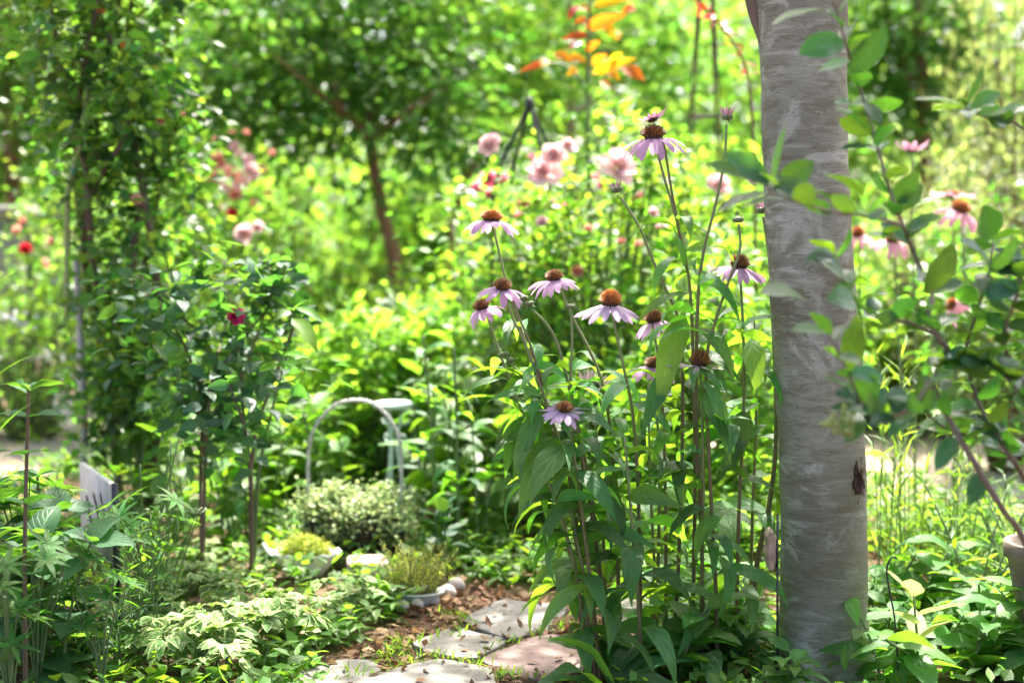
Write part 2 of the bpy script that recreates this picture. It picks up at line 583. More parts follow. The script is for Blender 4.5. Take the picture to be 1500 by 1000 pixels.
M['soil'] = plain_mat('potting soil', (.03, .02, .012), (.08, .05, .03), 60, .95, .1, 0, .8, .01)
M['paint_white'] = plain_mat('chalky white board', (.38, .365, .31), (.55, .53, .46), 16, .7, .2)
M['ink'] = plain_mat('black lettering', (.03, .03, .032), (.06, .055, .05), 60, .6, .3)
M['tie'] = plain_mat('green plastic tie', (.02, .28, .16), (.04, .36, .22), 60, .4, .5)
M['wall_grey'] = plain_mat('weathered grey render', (.14, .14, .13), (.26, .25, .22), 4, .9, .1)


def stone_mat(name, a, b, c, spot=(.31, .30, .28)):
    m = NT(name)
    v = m.coords('Object')
    f1 = m.noise(7, 5, .6, v)
    f2 = m.noise(55, 4, .65, v)
    f3 = m.noise(13, 3, .5, v, .6)
    col = m.mix(m.ramp(f1, [(.35, (0, 0, 0)), (.68, (1, 1, 1))]), a, b)
    col = m.mix(m.ramp(f2, [(.5, (0, 0, 0)), (.72, (1, 1, 1))]), col, c)
    col = m.mix(m.ramp(f3, [(.66, (0, 0, 0)), (.74, (.8, .8, .8))]), col, spot)
    h = m.math('ADD', m.math('MULTIPLY', f1, 1.0), m.math('MULTIPLY', f2, .35))
    return m.done(m.surf(col, .85, .2, normal=m.bump(f2, .5, .003)))


M['stone_grey'] = stone_mat('grey flagstone', (.135, .13, .122), (.21, .20, .185), (.085, .08, .072))
M['stone_light'] = stone_mat('pale flagstone', (.15, .142, .125), (.225, .215, .19), (.09, .084, .07))
M['stone_pink'] = stone_mat('pinkish flagstone', (.19, .135, .122), (.26, .19, .175), (.13, .09, .08), (.27, .22, .2))


def ground_mat():
    m = NT('garden soil')
    v = m.coords('Object')
    f = m.noise(2.2, 6, .65, v)
    g = m.noise(45, 4, .7, v)
    col = m.mix(f, (.07, .046, .03), (.15, .10, .065))
    col = m.mix(m.ramp(g, [(.5, (0, 0, 0)), (.75, (1, 1, 1))]), col, (.28, .18, .11))
    return m.done(m.surf(col, .95, .1, normal=m.bump(g, .9, .02)))


def path_mat():
    m = NT('pale sandy path')
    v = m.coords('Object')
    f = m.noise(3, 5, .6, v)
    g = m.noise(70, 3, .7, v)
    col = m.mix(f, (.32, .26, .2), (.44, .38, .31))
    col = m.mix(m.ramp(g, [(.45, (0, 0, 0)), (.75, (1, 1, 1))]), col, (.3, .22, .16))
    return m.done(m.surf(col, .95, .1, normal=m.bump(g, .7, .01)))


def trunk_mat():
    m = NT('smooth grey bark')
    v = m.coords('Object')
    mp = m.n('ShaderNodeMapping')
    mp.inputs['Scale'].default_value = (1, 1, 3.6)
    m.l(v, mp.inputs['Vector'])
    vs = mp.outputs[0]
    mp2 = m.n('ShaderNodeMapping')
    mp2.inputs['Scale'].default_value = (1, 1, 5)
    m.l(v, mp2.inputs['Vector'])
    big = m.noise(4.2, 6, .62, v, .4)
    med = m.noise(17, 5, .62, vs, .5)
    pat = m.noise(11, 4, .6, mp2.outputs[0], .7)
    mask = m.noise(2.6, 3, .5, v)
    wr = m.noise(60, 4, .7, mp2.outputs[0], .3)
    fine = m.noise(95, 4, .75, v)
    lich = m.noise(8, 6, .7, v, .8)
    col = m.ramp(big, [(.3, (.145, .138, .095)), (.44, (.205, .205, .152)), (.6, (.29, .298, .232)), (.75, (.385, .40, .335))])
    col = m.mix(m.ramp(med, [(.39, (.65, .65, .65)), (.52, (0, 0, 0))]), col, (.15, .13, .082))
    pf = m.math('MULTIPLY', m.ramp(pat, [(.52, (0, 0, 0)), (.62, (1, 1, 1))]), m.ramp(mask, [(.4, (.1, .1, .1)), (.62, (.85, .85, .85))]))
    col = m.mix(pf, col, (.50, .505, .43))
    col = m.mix(m.ramp(lich, [(.55, (0, 0, 0)), (.62, (.65, .65, .65))]), col, (.44, .455, .38))
    col = m.mix(m.ramp(wr, [(.32, (.35, .35, .35)), (.46, (0, 0, 0))]), col, (.12, .095, .062))
    col = m.mix(m.ramp(fine, [(.62, (0, 0, 0)), (.72, (.65, .65, .65))]), col, (.05, .04, .03))
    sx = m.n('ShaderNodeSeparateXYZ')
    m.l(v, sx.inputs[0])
    side = m.math('ADD', m.math('MULTIPLY_ADD', sx.outputs[0], 5.0, .45), m.math('MULTIPLY_ADD', m.noise(6, 4, .6, vs), 1.2, -.6))  # right side darker brown: bark tone plus shade painted into the colour
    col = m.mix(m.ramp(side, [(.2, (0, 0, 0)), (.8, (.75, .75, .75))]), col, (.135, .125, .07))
    h = m.math('ADD', m.math('MULTIPLY', wr, .8), m.math('ADD', m.math('MULTIPLY', fine, .35), m.math('MULTIPLY', med, .6)))
    return m.done(m.surf(col, .85, .2, normal=m.bump(h, .6, .007)))


M['ground'] = ground_mat()
M['path'] = path_mat()
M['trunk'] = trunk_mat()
M['scar'] = bark_mat('dark bark scar', (.012, .008, .006), (.06, .03, .02), 90)
M['scar_brown'] = bark_mat('brown bark crack', (.05, .028, .018), (.13, .075, .045), 90)
UP = np.array([0, 0, 1.0])


# ------------------------------------------------------------------ generic foliage pieces
def rand_dirs(rng, n, elev=(-.3, .6), bias=None, bw=0.0):
    a = rng.uniform(0, 2 * np.pi, n)
    e = rng.uniform(elev[0], elev[1], n)
    d = np.stack([np.cos(a) * np.cos(e), np.sin(a) * np.cos(e), np.sin(e)], -1)
    if bias is not None:
        d = unit(d + np.asarray(bias) * bw)
    return d


def up_normals(rng, n, jit=0.55, up=UP):
    return unit(np.asarray(up) + rng.normal(0, jit, (n, 3)))


def scatter(mb, rng, centers, sig, n, L, W, prof='ovate', nseg=3, droop=(.1, .7), fold=.25, jit=.55, elev=(-.5, .6), mat=0, zmin=.01, outward=0.6, wave=0.0):
    """n leaves round each centre"""
    C = np.asarray(centers, float).reshape(-1, 3)
    k = len(C)
    P = np.repeat(C, n, 0)
    off = rng.normal(0, 1, (k * n, 3)) * np.asarray(sig)
    P = P + off
    P[:, 2] = np.maximum(P[:, 2], zmin)
    d = rand_dirs(rng, k * n, elev)
    d = unit(d + unit(off) * outward)
    add_leaves(mb, P, d, up_normals(rng, k * n, jit), rng.uniform(L[0], L[1], k * n), rng.uniform(W[0], W[1], k * n), prof, nseg,
               rng.uniform(droop[0], droop[1], k * n), fold, wave, rng, mat)


def leaves_on(mb, rng, path, t0, t1, n, L, W, prof='ovate', nseg=4, elev=(.1, .7), droop=(.4, 1.1), fold=.25, mat=0, az0=None, step=2.4, jit=.3, wave=.12, opposite=False, taper=0.0, azj=.35):
    m = len(path)
    ts = np.linspace(t0, t1, n) + rng.uniform(-.3, .3, n) * (t1 - t0) / max(n, 1)
    ts = np.clip(ts, 0, 1)
    P = np.stack([np.interp(ts * (m - 1), np.arange(m), path[:, i]) for i in range(3)], -1)
    a = (rng.uniform(0, 6.28) if az0 is None else az0) + np.arange(n) * step + rng.uniform(-azj, azj, n)
    if opposite:
        P = np.repeat(P, 2, 0)
        a = np.repeat(a, 2)
        a[1::2] += np.pi
        ts = np.repeat(ts, 2)
        n *= 2
    e = rng.uniform(elev[0], elev[1], n)
    d = np.stack([np.cos(a) * np.cos(e), np.sin(a) * np.cos(e), np.sin(e)], -1)
    nr = unit(UP * 1.0 - d * .2 + rng.normal(0, jit, (n, 3)))
    sc = 1 - taper * (ts - t0) / max(t1 - t0, 1e-6)
    l = rng.uniform(L[0], L[1], n) * sc
    add_leaves(mb, P, d, nr, l, l * rng.uniform(W[0], W[1], n), prof, nseg, rng.uniform(droop[0], droop[1], n), fold, wave, rng, mat, rng.normal(0, .25, n))


def make_bush(name, cat, seed, R, mat, nclump, nleaf, L, W, prof='ovate', nseg=2, sig=.24, stem_mat='stem_brown', flower=None, jit=.55, droop=(.1, .7), base_z=0.05, elev=(-.5, .6), clump_flat=.8, parts=('stems', 'foliage')):
    """clumped bush standing on the origin; R = half sizes (x,y) and height"""
    rng = np.random.default_rng(seed)
    root = thing(name, None, cat)
    C = []
    while len(C) < nclump:
        v = rng.uniform(-1, 1, 3)
        r = np.linalg.norm(v)
        if .35 < r < 1:
            C.append([v[0] * R[0], v[1] * R[1], base_z + (v[2] * .5 + .5) * (R[2] - base_z)])
    C = np.array(C)
    st = MB()
    for c in C:
        b = np.array([c[0] * .15, c[1] * .15, 0]) + rng.normal(0, .02, 3) * [1, 1, 0]
        mid = b * .5 + c * .5 + np.array([0, 0, c[2] * .12])
        add_tube(st, spline([b, mid, c], 6), [.008 * R[2] + .003, .003], 5)
    st.build(parts[0], M[stem_mat], root)
    fo = MB()
    s = np.array([R[0], R[1], R[2] * .5]) * sig
    scatter(fo, rng, C, s, nleaf, L, W, prof, nseg, droop, .22, jit, elev, 0, .02)
    fo.build(parts[1], M[mat], root)
    return root, C, rng


def add_rose(mb, rng, c, R, face=(0, -.6, .8), mat=0, open_=1.0, rings=4):
    """cupped rose: whorls of petals from tight centre to open rim"""
    f = unit(np.asarray(face, float))
    a = unit(np.cross(f, [.3, .2, .9]))
    b = np.cross(f, a)
    for k in range(rings):
        n = 4 + k
        q = (k + .6) / rings
        ang = rng.uniform(0, 6.28) + np.arange(n) * 6.283 / n + rng.normal(0, .12, n)
        rad = np.stack([np.cos(ang)] * 3, -1) * a + np.stack([np.sin(ang)] * 3, -1) * b
        tilt = (.12 + q * 1.15 * open_) + rng.normal(0, .08, n)
        d = f * np.cos(tilt)[:, None] + rad * np.sin(tilt)[:, None]
        P = np.asarray(c) + rad * (R * .10 * q) - f * R * .25 * q
        nr = -rad * np.cos(tilt)[:, None] + f * np.sin(tilt)[:, None]
        l = R * (.75 + .3 * q) * rng.uniform(.88, 1.1, n)
        add_leaves(mb, P, d, nr, l, l * rng.uniform(.85, 1.15, n), 'rose', 5, -.7 + q * 1.35 + rng.normal(0, .15, n), .3, .22, rng, mat, rng.normal(0, .2, n))


# ------------------------------------------------------------------ coneflower heads
def frame_of(axis):
    f = unit(np.asarray(axis, float))
    a = unit(np.cross(f, [.21, .9, .33] if abs(f[1]) < .8 else [1, .1, 0]))
    return a, np.cross(f, a), f


def flower_head(root, rng, c, axis, R, origin, petal='petal', tip='cone_tip', droop=1.0, e0=.25, npet=15, cone=.32, gaps=0.0, cone_h=.8, curl=.25):
    """R petal length; cone radius = cone*R. parts: flower_head > petals, cone, bracts"""
    a, b, f = frame_of(axis)
    rc = R * cone * .9
    hd = MB()
    c = np.asarray(c, float)
    prof = [(rc * .35, -rc * .55), (rc * .8, -rc * .4), (rc * 1.0, -rc * .05), (rc * .92, rc * .35 * cone_h), (rc * .7, rc * .72 * cone_h), (rc * .35, rc * .93 * cone_h), (rc * .02, rc * 1.0 * cone_h)]
    rot = np.stack([a, b, f], -1)
    add_lathe(hd, prof, c, 20, 0, rot=rot)
    head = hd.build('flower_head', M['cone_dark'], root, origin)
    # spikes of the cone
    k = 170
    i = np.arange(k)
    q = (i + .5) / k
    th = np.arccos(1 - q * .98)
    ph = i * 2.39996
    n_l = np.stack([np.sin(th) * np.cos(ph), np.sin(th) * np.sin(ph), np.cos(th) * cone_h], -1)
    P = c + (n_l * rc * .96) @ rot.T
    dl = unit(n_l * [1, 1, 1.0] + np.array([0, 0, .35]))
    D = dl @ rot.T
    sp = MB()
    u = unit(np.cross(D, f + .01))
    w = np.cross(D, u)
    hh = rc * .46 * rng.uniform(.7, 1.15, k)
    br = rc * .075
    V = np.stack([P + u * br, P + w * br, P - u * br, P - w * br, P + D * hh[:, None] + u * br * .35, P + D * hh[:, None] + w * br * .35, P + D * hh[:, None] - u * br * .35, P + D * hh[:, None] - w * br * .35], 1)
    F = np.array([[0, 1, 5, 4], [1, 2, 6, 5], [2, 3, 7, 6], [3, 0, 4, 7], [4, 5, 6, 7]])
    sp.add(V.reshape(-1, 3), ((np.arange(k) * 8)[:, None, None] + F[None]).reshape(-1, 4))
    sp.build('cone', M[tip], head, origin)
    # petals
    pm = MB()
    ang = np.arange(npet) * 6.2832 / npet + rng.normal(0, .07, npet)
    keep = rng.uniform(0, 1, npet) >= gaps
    ang = ang[keep]
    n = len(ang)
    if droop > .3:
        droop, e0 = droop + .06, e0 - .04
    rad = np.cos(ang)[:, None] * a + np.sin(ang)[:, None] * b
    e = e0 + rng.normal(0, .08, n)
    d = rad * np.cos(e)[:, None] + f * np.sin(e)[:, None]
    nr = -rad * np.sin(e)[:, None] + f * np.cos(e)[:, None]
    l = R * rng.uniform(.78, 1.1, n)
    add_leaves(pm, c + rad * rc * .75 - f * rc * .25, d, nr, l, R * .265 * rng.uniform(.85, 1.15, n), 'petal', 7, droop + rng.normal(0, .22, n), -curl, .09, rng, 0, rng.normal(0, .38, n))
    pm.build('petals', M[petal], head, origin)
    bm_ = MB()
    n = 16
    ang = np.arange(n) * 6.2832 / n
    rad = np.cos(ang)[:, None] * a + np.sin(ang)[:, None] * b
    add_leaves(bm_, c - f * rc * .45 + rad * rc * .3, unit(rad - f * .25), f, R * .22, R * .07, 'lance', 3, .3)
    bm_.build('bracts', M['stem_green'], head, origin)
    return head


def bud_head(root, rng, c, axis, R, origin, tips='petal_dusk', n_t=18, tl=1.0, spread=.5):
    a, b, f = frame_of(axis)
    rot = np.stack([a, b, f], -1)
    c = np.asarray(c, float)
    hd = MB()
    add_lathe(hd, [(R * .3, -R * .5), (R * .85, -R * .3), (R, .0), (R * .85, R * .3), (R * .4, R * .45), (R * .02, R * .5)], c, 14, 0, rot=rot)
    head = hd.build('flower_bud', M['stem_green'], root, origin)
    gm = MB()
    n = 40
    ang = rng.uniform(0, 6.28, n)
    e = rng.uniform(-.6, 1.3, n)
    rad = np.cos(ang)[:, None] * a + np.sin(ang)[:, None] * b
    d = unit(rad * np.cos(e)[:, None] + f * np.sin(e)[:, None])
    add_leaves(gm, c + d * R * .7, d, f + rad * .2 + .01, R * rng.uniform(.7, 1.1, n), R * .22, 'lance', 3, rng.uniform(-.3, .6, n))
    gm.build('bracts', M['cone_green'], head, origin)
    if tips:
        pm = MB()
        ang = np.arange(n_t) * 6.2832 / n_t + rng.normal(0, .1, n_t)
        rad = np.cos(ang)[:, None] * a + np.sin(ang)[:, None] * b
        e = 1.57 - spread + rng.normal(0, .15, n_t)
        d = unit(rad * np.cos(e)[:, None] + f * np.sin(e)[:, None])
        add_leaves(pm, c + rad * R * .7 + f * R * .2, d, -rad + f * .3, R * tl * rng.uniform(1.2, 1.7, n_t), R * .3, 'petal', 3, rng.uniform(-.2, .3, n_t), .3)
        pm.build('petals', M[tips], head, origin)
    return head

#=SETTING=
# ------------------------------------------------------------------ the setting: ground, paths
rg = np.random.default_rng(3)
g = MB()
gx = np.concatenate([np.linspace(-120, -8, 15)[:-1], np.linspace(-8, 8, 81), np.linspace(8, 120, 15)[1:]])
gy = np.concatenate([np.linspace(-6, 0, 7)[:-1], np.linspace(0, 14, 71), np.linspace(14, 200, 20)[1:]])
X, Yg = np.meshgrid(gx, gy)
Z = .003 * np.sin(X * 3.1 + 1) * np.sin(Yg * 2.7) - .003
V = np.stack([X, Yg, Z], -1)
nx, ny = len(gx), len(gy)
i = (np.arange(ny - 1)[:, None] * nx + np.arange(nx - 1)[None]).ravel()
g.add(V.reshape(-1, 3), np.stack([i, i + 1, i + nx + 1, i + nx], -1))
tag(g.build('ground', M['ground']), 'brown garden soil under all the plants', 'ground', kind='structure')


def sheet(name, pts, z, mat, label, cat):
    mb = MB()
    c = np.mean(pts, 0)
    n = len(pts)
    P = np.array([[p[0], p[1], z] for p in pts])
    mb.add(np.concatenate([P, [[c[0], c[1], z]]]), np.array([[k, (k + 1) % n, n] for k in range(n)]))
    return tag(mb.build(name, M[mat]), label, cat, kind='structure')


def ribbon(name, ctr, width, z, mat, label, cat):
    p = spline(ctr, 40)
    t = unit(np.gradient(p, axis=0))
    s = np.stack([-t[:, 1], t[:, 0], 0 * t[:, 0]], -1)
    rr = np.random.default_rng(5)
    w = np.interp(np.linspace(0, 1, 40), np.linspace(0, 1, len(width)), width)[:, None]
    A = p + s * (w / 2 + rr.normal(0, .04, (40, 1)))
    B = p - s * (w / 2 + rr.normal(0, .04, (40, 1)))
    V = np.stack([A, B], 1).reshape(-1, 3)
    V[:, 2] = z
    i = np.arange(39) * 2
    mb = MB()
    mb.add(V, np.stack([i, i + 1, i + 3, i + 2], -1))
    return tag(mb.build(name, M[mat]), label, cat, kind='structure')


ribbon('path', [(-4.5, 6.4, 0), (-2.2, 5.4, 0), (-.6, 5.6, 0), (1.0, 5.2, 0), (2.2, 4.6, 0), (4.5, 4.6, 0)], [1.7, 1.7, 1.2, 1.2, 1.9, 2.0], .006, 'path',
       'pale sandy path running behind the planting', 'path')


def flagstone(poly_px, mat, label, seed, th=.010, px=True):
    th = th + seed * .0006
    rng = np.random.default_rng(seed)
    pts = np.array([GP(*p) for p in poly_px]) if px else np.array([(*p, 0.0) for p in poly_px])
    c = pts.mean(0)
    ring = []
    n = len(pts)
    for k in range(n):
        for f in np.linspace(0, 1, 6, endpoint=False):
            ring.append(pts[k] * (1 - f) + pts[(k + 1) % n] * f)
    ring = np.array(ring)
    ring = ring + rng.normal(0, .0035, ring.shape) * [1, 1, 0]
    ring = c + (ring - c) * 1.085
    for _ in range(1):
        ring = ring * .5 + (np.roll(ring, 1, 0) + np.roll(ring, -1, 0)) * .25
    m = len(ring)
    mb = MB()
    def lvl(s, z, j=0):
        q = c + (ring - c) * s
        q = q.copy()
        q[:, 2] = z + rng.normal(0, j, m)
        return q
    rings = [lvl(1.0, -.03), lvl(1.0, th - .003, .0006), lvl(.992, th - .0006, .0004), lvl(.975, th, .0003), lvl(.6, th + .0006, .0003), lvl(.25, th + .0006, .0002)]
    V = np.concatenate(rings + [[[c[0], c[1], th]]])
    F = [[r * m + j, r * m + (j + 1) % m, (r + 1) * m + (j + 1) % m, (r + 1) * m + j] for r in range(5) for j in range(m)]
    T = [[5 * m + j, 5 * m + (j + 1) % m, 6 * m] for j in range(m)]
    mb.add(V, [np.array(F), np.array(T)])
    o = mb.build('flagstone', M[mat], None, c, smooth=False)
    o.location = tuple(c)
    return tag(o, label, 'flagstone', 'flagstones of the garden paths')


flagstone([(677, 916), (737, 884), (830, 895), (806, 924), (752, 941)], 'stone_grey', 'large grey flagstone behind the pinkish one, its back corner near the oval pot', 1)
flagstone([(606, 950), (665, 926), (742, 944), (698, 971), (640, 963)], 'stone_light', 'small pale dappled flagstone between dry leaves and the grey stone', 2)
flagstone([(704, 974), (790, 938), (880, 942), (900, 975), (800, 1004)], 'stone_pink', 'pinkish flagstone running under the coneflower stems', 3)
flagstone([(556, 996), (640, 973), (716, 988), (730, 1040), (600, 1050)], 'stone_light', 'pale cream flagstone cut by the bottom edge of the photo', 4)
flagstone([(440, 992), (500, 976), (546, 976), (556, 990), (548, 1030), (450, 1035)], 'stone_light', 'narrow pale flagstone at lower left of the path beside dry leaves', 5)
flagstone([(884, 922), (890, 868), (968, 880), (972, 922)], 'stone_light', 'sunlit cream flagstone seen between the bare coneflower stems', 6)
flagstone([(5, 628), (30, 600), (120, 598), (150, 622), (90, 640)], 'stone_grey', 'bluish grey slab on the far path at left edge', 7)
flagstone([(20, 668), (60, 650), (150, 652), (160, 676), (70, 688)], 'stone_light', 'pale slab on the far path left of the white board', 8)
flagstone([(1380, 735), (1400, 705), (1490, 700), (1530, 735), (1440, 745)], 'stone_light', 'pale pink slab of the right-hand path behind the leafy branch', 9)
flagstone([(1330, 790), (1370, 765), (1450, 768), (1470, 800), (1380, 806)], 'stone_light', 'cream slab among weeds to the right of the grey trunk', 10)

# far wood closing the view: reads as one mass
rng = np.random.default_rng(11)
fw = MB()
C = []
for k in range(560):
    a = rng.uniform(-.62, .62)
    d = rng.uniform(10.5, 15)
    C.append([math.sin(a) * d * 1.25, math.cos(a) * d + 1.5, rng.uniform(.2, 5.2)])
scatter(fw, rng, C, (.42, .3, .34), 150, (.09, .17), (.05, .09), 'ovate', 2, (0, .6), .2, .6, (-.6, .5), 0, .02)
C = [[rng.uniform(-7, 7), rng.uniform(9.5, 12), rng.uniform(.3, 2.6)] for k in range(90)]
scatter(fw, rng, C, (.4, .3, .3), 130, (.08, .14), (.05, .08), 'ovate', 2, (0, .6), .2, .6, (-.6, .5), 1, .02)
C = []
for k in range(300):
    a = rng.uniform(-.55, .55)
    d = rng.uniform(16.5, 20)
    C.append([math.sin(a) * d * 1.2, math.cos(a) * d + 1.5, rng.uniform(.2, 8.5)])
scatter(fw, rng, C, (.9, .5, .7), 130, (.18, .3), (.1, .17), 'ovate', 2, (0, .6), .2, .6, (-.6, .5), 0, .02)
tag(fw.build('woods', [M['leaf_far'], M['leaf_far_lime']]), 'sunlit green wood closing the far side of the garden', 'woods', kind='stuff')
#=THINGS=
# ------------------------------------------------------------------ big grey trunk with its crown
def leaf_px(mb, p0, p1, Y0, Y1, wpx, mat=0, prof='oval', droop=.3, fold=.25, face=None, rng=None, nseg=6, wave=.1):
    a, b = PX(*p0, Y0), PX(*p1, Y1)
    d = b - a
    L = np.linalg.norm(d) * (1 + droop * droop / 24)
    T = unit(d)
    N = np.array([0, -.45, .9]) if face is None else np.array(face, float)
    N = unit(N - (N @ T) * T)
    c, s = math.cos(droop / 2), math.sin(droop / 2)
    T2, N2 = T * c + N * s, N * c - T * s
    add_leaves(mb, a, T2, N2, L, wpx * Y0 / FPX, prof, nseg, droop, fold, wave, rng, mat)


rng = np.random.default_rng(21)
TY = 2.62
base = GX(1207, TY)
trunk_root = thing('shade_tree', 'grey smooth-barked tree with the thick bare trunk standing beside the coneflowers', 'tree', base)
ctr = [base + [0, 0, -.05], PX(1207, 960, TY), PX(1206, 800, TY), PX(1204, 690, TY), PX(1196, 520, TY), PX(1189, 400, TY), PX(1181, 250, TY), PX(1177, 100, TY), PX(1174, 0, TY), PX(1173, -120, TY)]
pth = spline(ctr, 90)
mb = MB()
sides = 48
rad = np.interp(pth[:, 2], [0, .06, .25, .5, .8, 1.1, 1.25, 1.5], [.086, .082, .0795, .0790, .0772, .0775, .082, .10])
tz = pth[:, 2]
a = np.linspace(0, 2 * np.pi, sides, endpoint=False)
R = rad[:, None] * (1 + .012 * np.sin(3 * a[None] + tz[:, None] * 6) + .010 * np.sin(tz[:, None] * 38 + np.sin(a)[None] * 2) + .006 * np.sin(tz[:, None] * 91 + 3 * np.cos(a)[None] * 2))
bulge = np.exp(-((tz - 1.30) / .07) ** 2)[:, None] * np.exp(-((np.mod(a - np.pi + .2 + np.pi, 2 * np.pi) - np.pi) / .6) ** 2)[None] * .02
R = R + bulge
foot = np.exp(-tz / .05)[:, None] * (.012 * np.sin(5 * a[None]) + .012)
R = R + np.clip(foot, 0, .03)
Vt = np.stack([pth[:, 0][:, None] + R * np.cos(a), pth[:, 1][:, None] + R * np.sin(a), np.repeat(tz[:, None], sides, 1)], -1)
i = np.arange(len(pth) - 1)[:, None] * sides
j = np.arange(sides)[None]
mb.add(Vt.reshape(-1, 3), np.stack([i + j, i + (j + 1) % sides, i + sides + (j + 1) % sides, i + sides + j], -1).reshape(-1, 4))
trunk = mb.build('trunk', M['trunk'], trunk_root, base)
top = pth[-1]
lm = MB()
limbs = [[top + [0, 0, -.16], top + [-.12, .05, .1], top + [-.45, .5, .7], top + [-1.1, 1.2, 1.4]],
         [top + [0.02, 0, -.16], top + [.04, .1, .3], top + [.1, .8, 1.0], top + [.0, 1.7, 1.7]],
         [top + [0.02, 0, -.1], top + [.15, .1, .3], top + [.7, .5, .9], top + [1.2, 1.1, 1.4]]]
for l in limbs:
    p = spline(l, 16)
    add_tube(lm, p, np.linspace(.062, .012, 16), 12)
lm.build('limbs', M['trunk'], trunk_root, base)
# old branch stub at the upper left edge of the trunk
sb = MB()
p0 = PX(1112, 38, TY - .01)
add_tube(sb, spline([PX(1128, 70, TY), PX(1108, 20, TY), PX(1092, -30, TY), PX(1040, -140, TY + .1)], 12), np.linspace(.016, .012, 12), 10)
sb.build('branch_stub', M['stem_grey'], trunk_root, base)
# dark scar and brown streaks
def on_trunk(px, py, off):
    z = PX(px, py, TY)[2]
    cx, r = np.interp(z, pth[:, 2], pth[:, 0]), np.interp(z, pth[:, 2], rad)
    ca = max(-.985, min(.985, (PX(px, py, TY - .05)[0] - cx) / r))
    ang = -math.acos(ca)
    return np.array([cx + (r + off) * math.cos(ang), TY + (r + off) * math.sin(ang), z]), np.array([math.cos(ang), math.sin(ang), 0])


sc = MB()
out = spline([(1252, 662, 0), (1255, 678, 0), (1259, 688, 0), (1266, 693, 0), (1268, 703, 0), (1261, 713, 0), (1253, 714, 0), (1246, 706, 0), (1248, 690, 0), (1248, 674, 0), (1252, 662, 0)], 41)[:-1]
out[:, :2] += rng.normal(0, 1.3, (40, 2))
cen = np.array([1255, 698, 0])
rings = []
for f, off in ((1.0, -.0005), (.9, .0022), (.6, .0015), (.3, .0005)):
    rings.append([on_trunk(*(cen + (p - cen) * f)[:2], off + rng.normal(0, .0004))[0] for p in out])
V = np.concatenate(rings + [[on_trunk(1255, 698, 0)[0]]])
sc.add(V, [np.array([[r * 40 + j, r * 40 + (j + 1) % 40, (r + 1) * 40 + (j + 1) % 40, (r + 1) * 40 + j] for r in range(3) for j in range(40)]), np.array([[120 + j, 120 + (j + 1) % 40, 160] for j in range(40)])])
for q in range(50):
    P, nrm = on_trunk(1258 + rng.normal(0, 4.5), 694 + rng.normal(0, 12), .0012)
    add_leaves(sc, P, [rng.normal(0, .3), 0, rng.choice([-1, 1])] + nrm * .15, nrm, rng.uniform(.006, .014), rng.uniform(.002, .004), 'oval', 3, .4, .4)
sc.build('bark_scar', M['scar'], trunk_root, base)
cr = MB()
C = []
for k in range(92):
    x, z = rng.uniform(-2.3, 1.9), rng.uniform(2.35, 3.7)
    C.append([x, rng.uniform(3.15, 4.9) + .1 * (z - 2.8), z])
def lit(c, x0, x1, y0, y1, z):
    x, y = c[0] - .151 * (c[2] - z), c[1] - .606 * (c[2] - z)
    return x0 < x < x1 and y0 < y < y1


C = [c for c in C if not ((lit(c, -.68, -.12, 2.55, 3.75, .1) and rng.random() < .85) or (lit(c, -.15, .6, 2.2, 3.0, .4) and rng.random() < .5) or (lit(c, .4, 1.6, 2.2, 3.3, .1) and rng.random() < .5))]  # unseen crown thinned where sun should reach the ground
for k in range(34):  # unseen clumps added to shade the left foreground
    z = rng.uniform(2.4, 3.4)
    C.append([rng.uniform(-1.75, -.72), 2.35 + .6 * (z - .35) + rng.normal(0, .22), z])
for k in range(26):  # more added clumps, out of view, shading the right-hand shrub
    z = rng.uniform(2.4, 3.2)
    C.append([rng.uniform(.45, 1.45), 1.85 + .6 * (z - .9) + rng.normal(0, .2), z])
for k in range(8):  # clumps added overhead to dapple the flagstones with shade
    z = rng.uniform(2.4, 3.3)
    C.append([rng.uniform(-.25, .2) + .15 * z, rng.uniform(2.6, 3.15) + .606 * z, z])
scatter(cr, rng, C, (.16, .15, .14), 60, (.06, .1), (.035, .055), 'ovate', 2, (0, .5), .2, .5, (-.6, .4))
cr.build('crown', M['leaf_crown'], trunk_root, base)

# ------------------------------------------------------------------ purple coneflowers in focus
CFG = 'purple coneflowers beside the grey trunk'


def tpath(pts, Y, base_px, Yb, n=26):
    w = [GX(base_px, Yb)]
    m = len(pts)
    for k, (x, y) in enumerate(reversed(pts)):
        f = (k + 1) / m
        w.append(PX(x, y, Yb + (Y - Yb) * f))
    return spline(w, n)


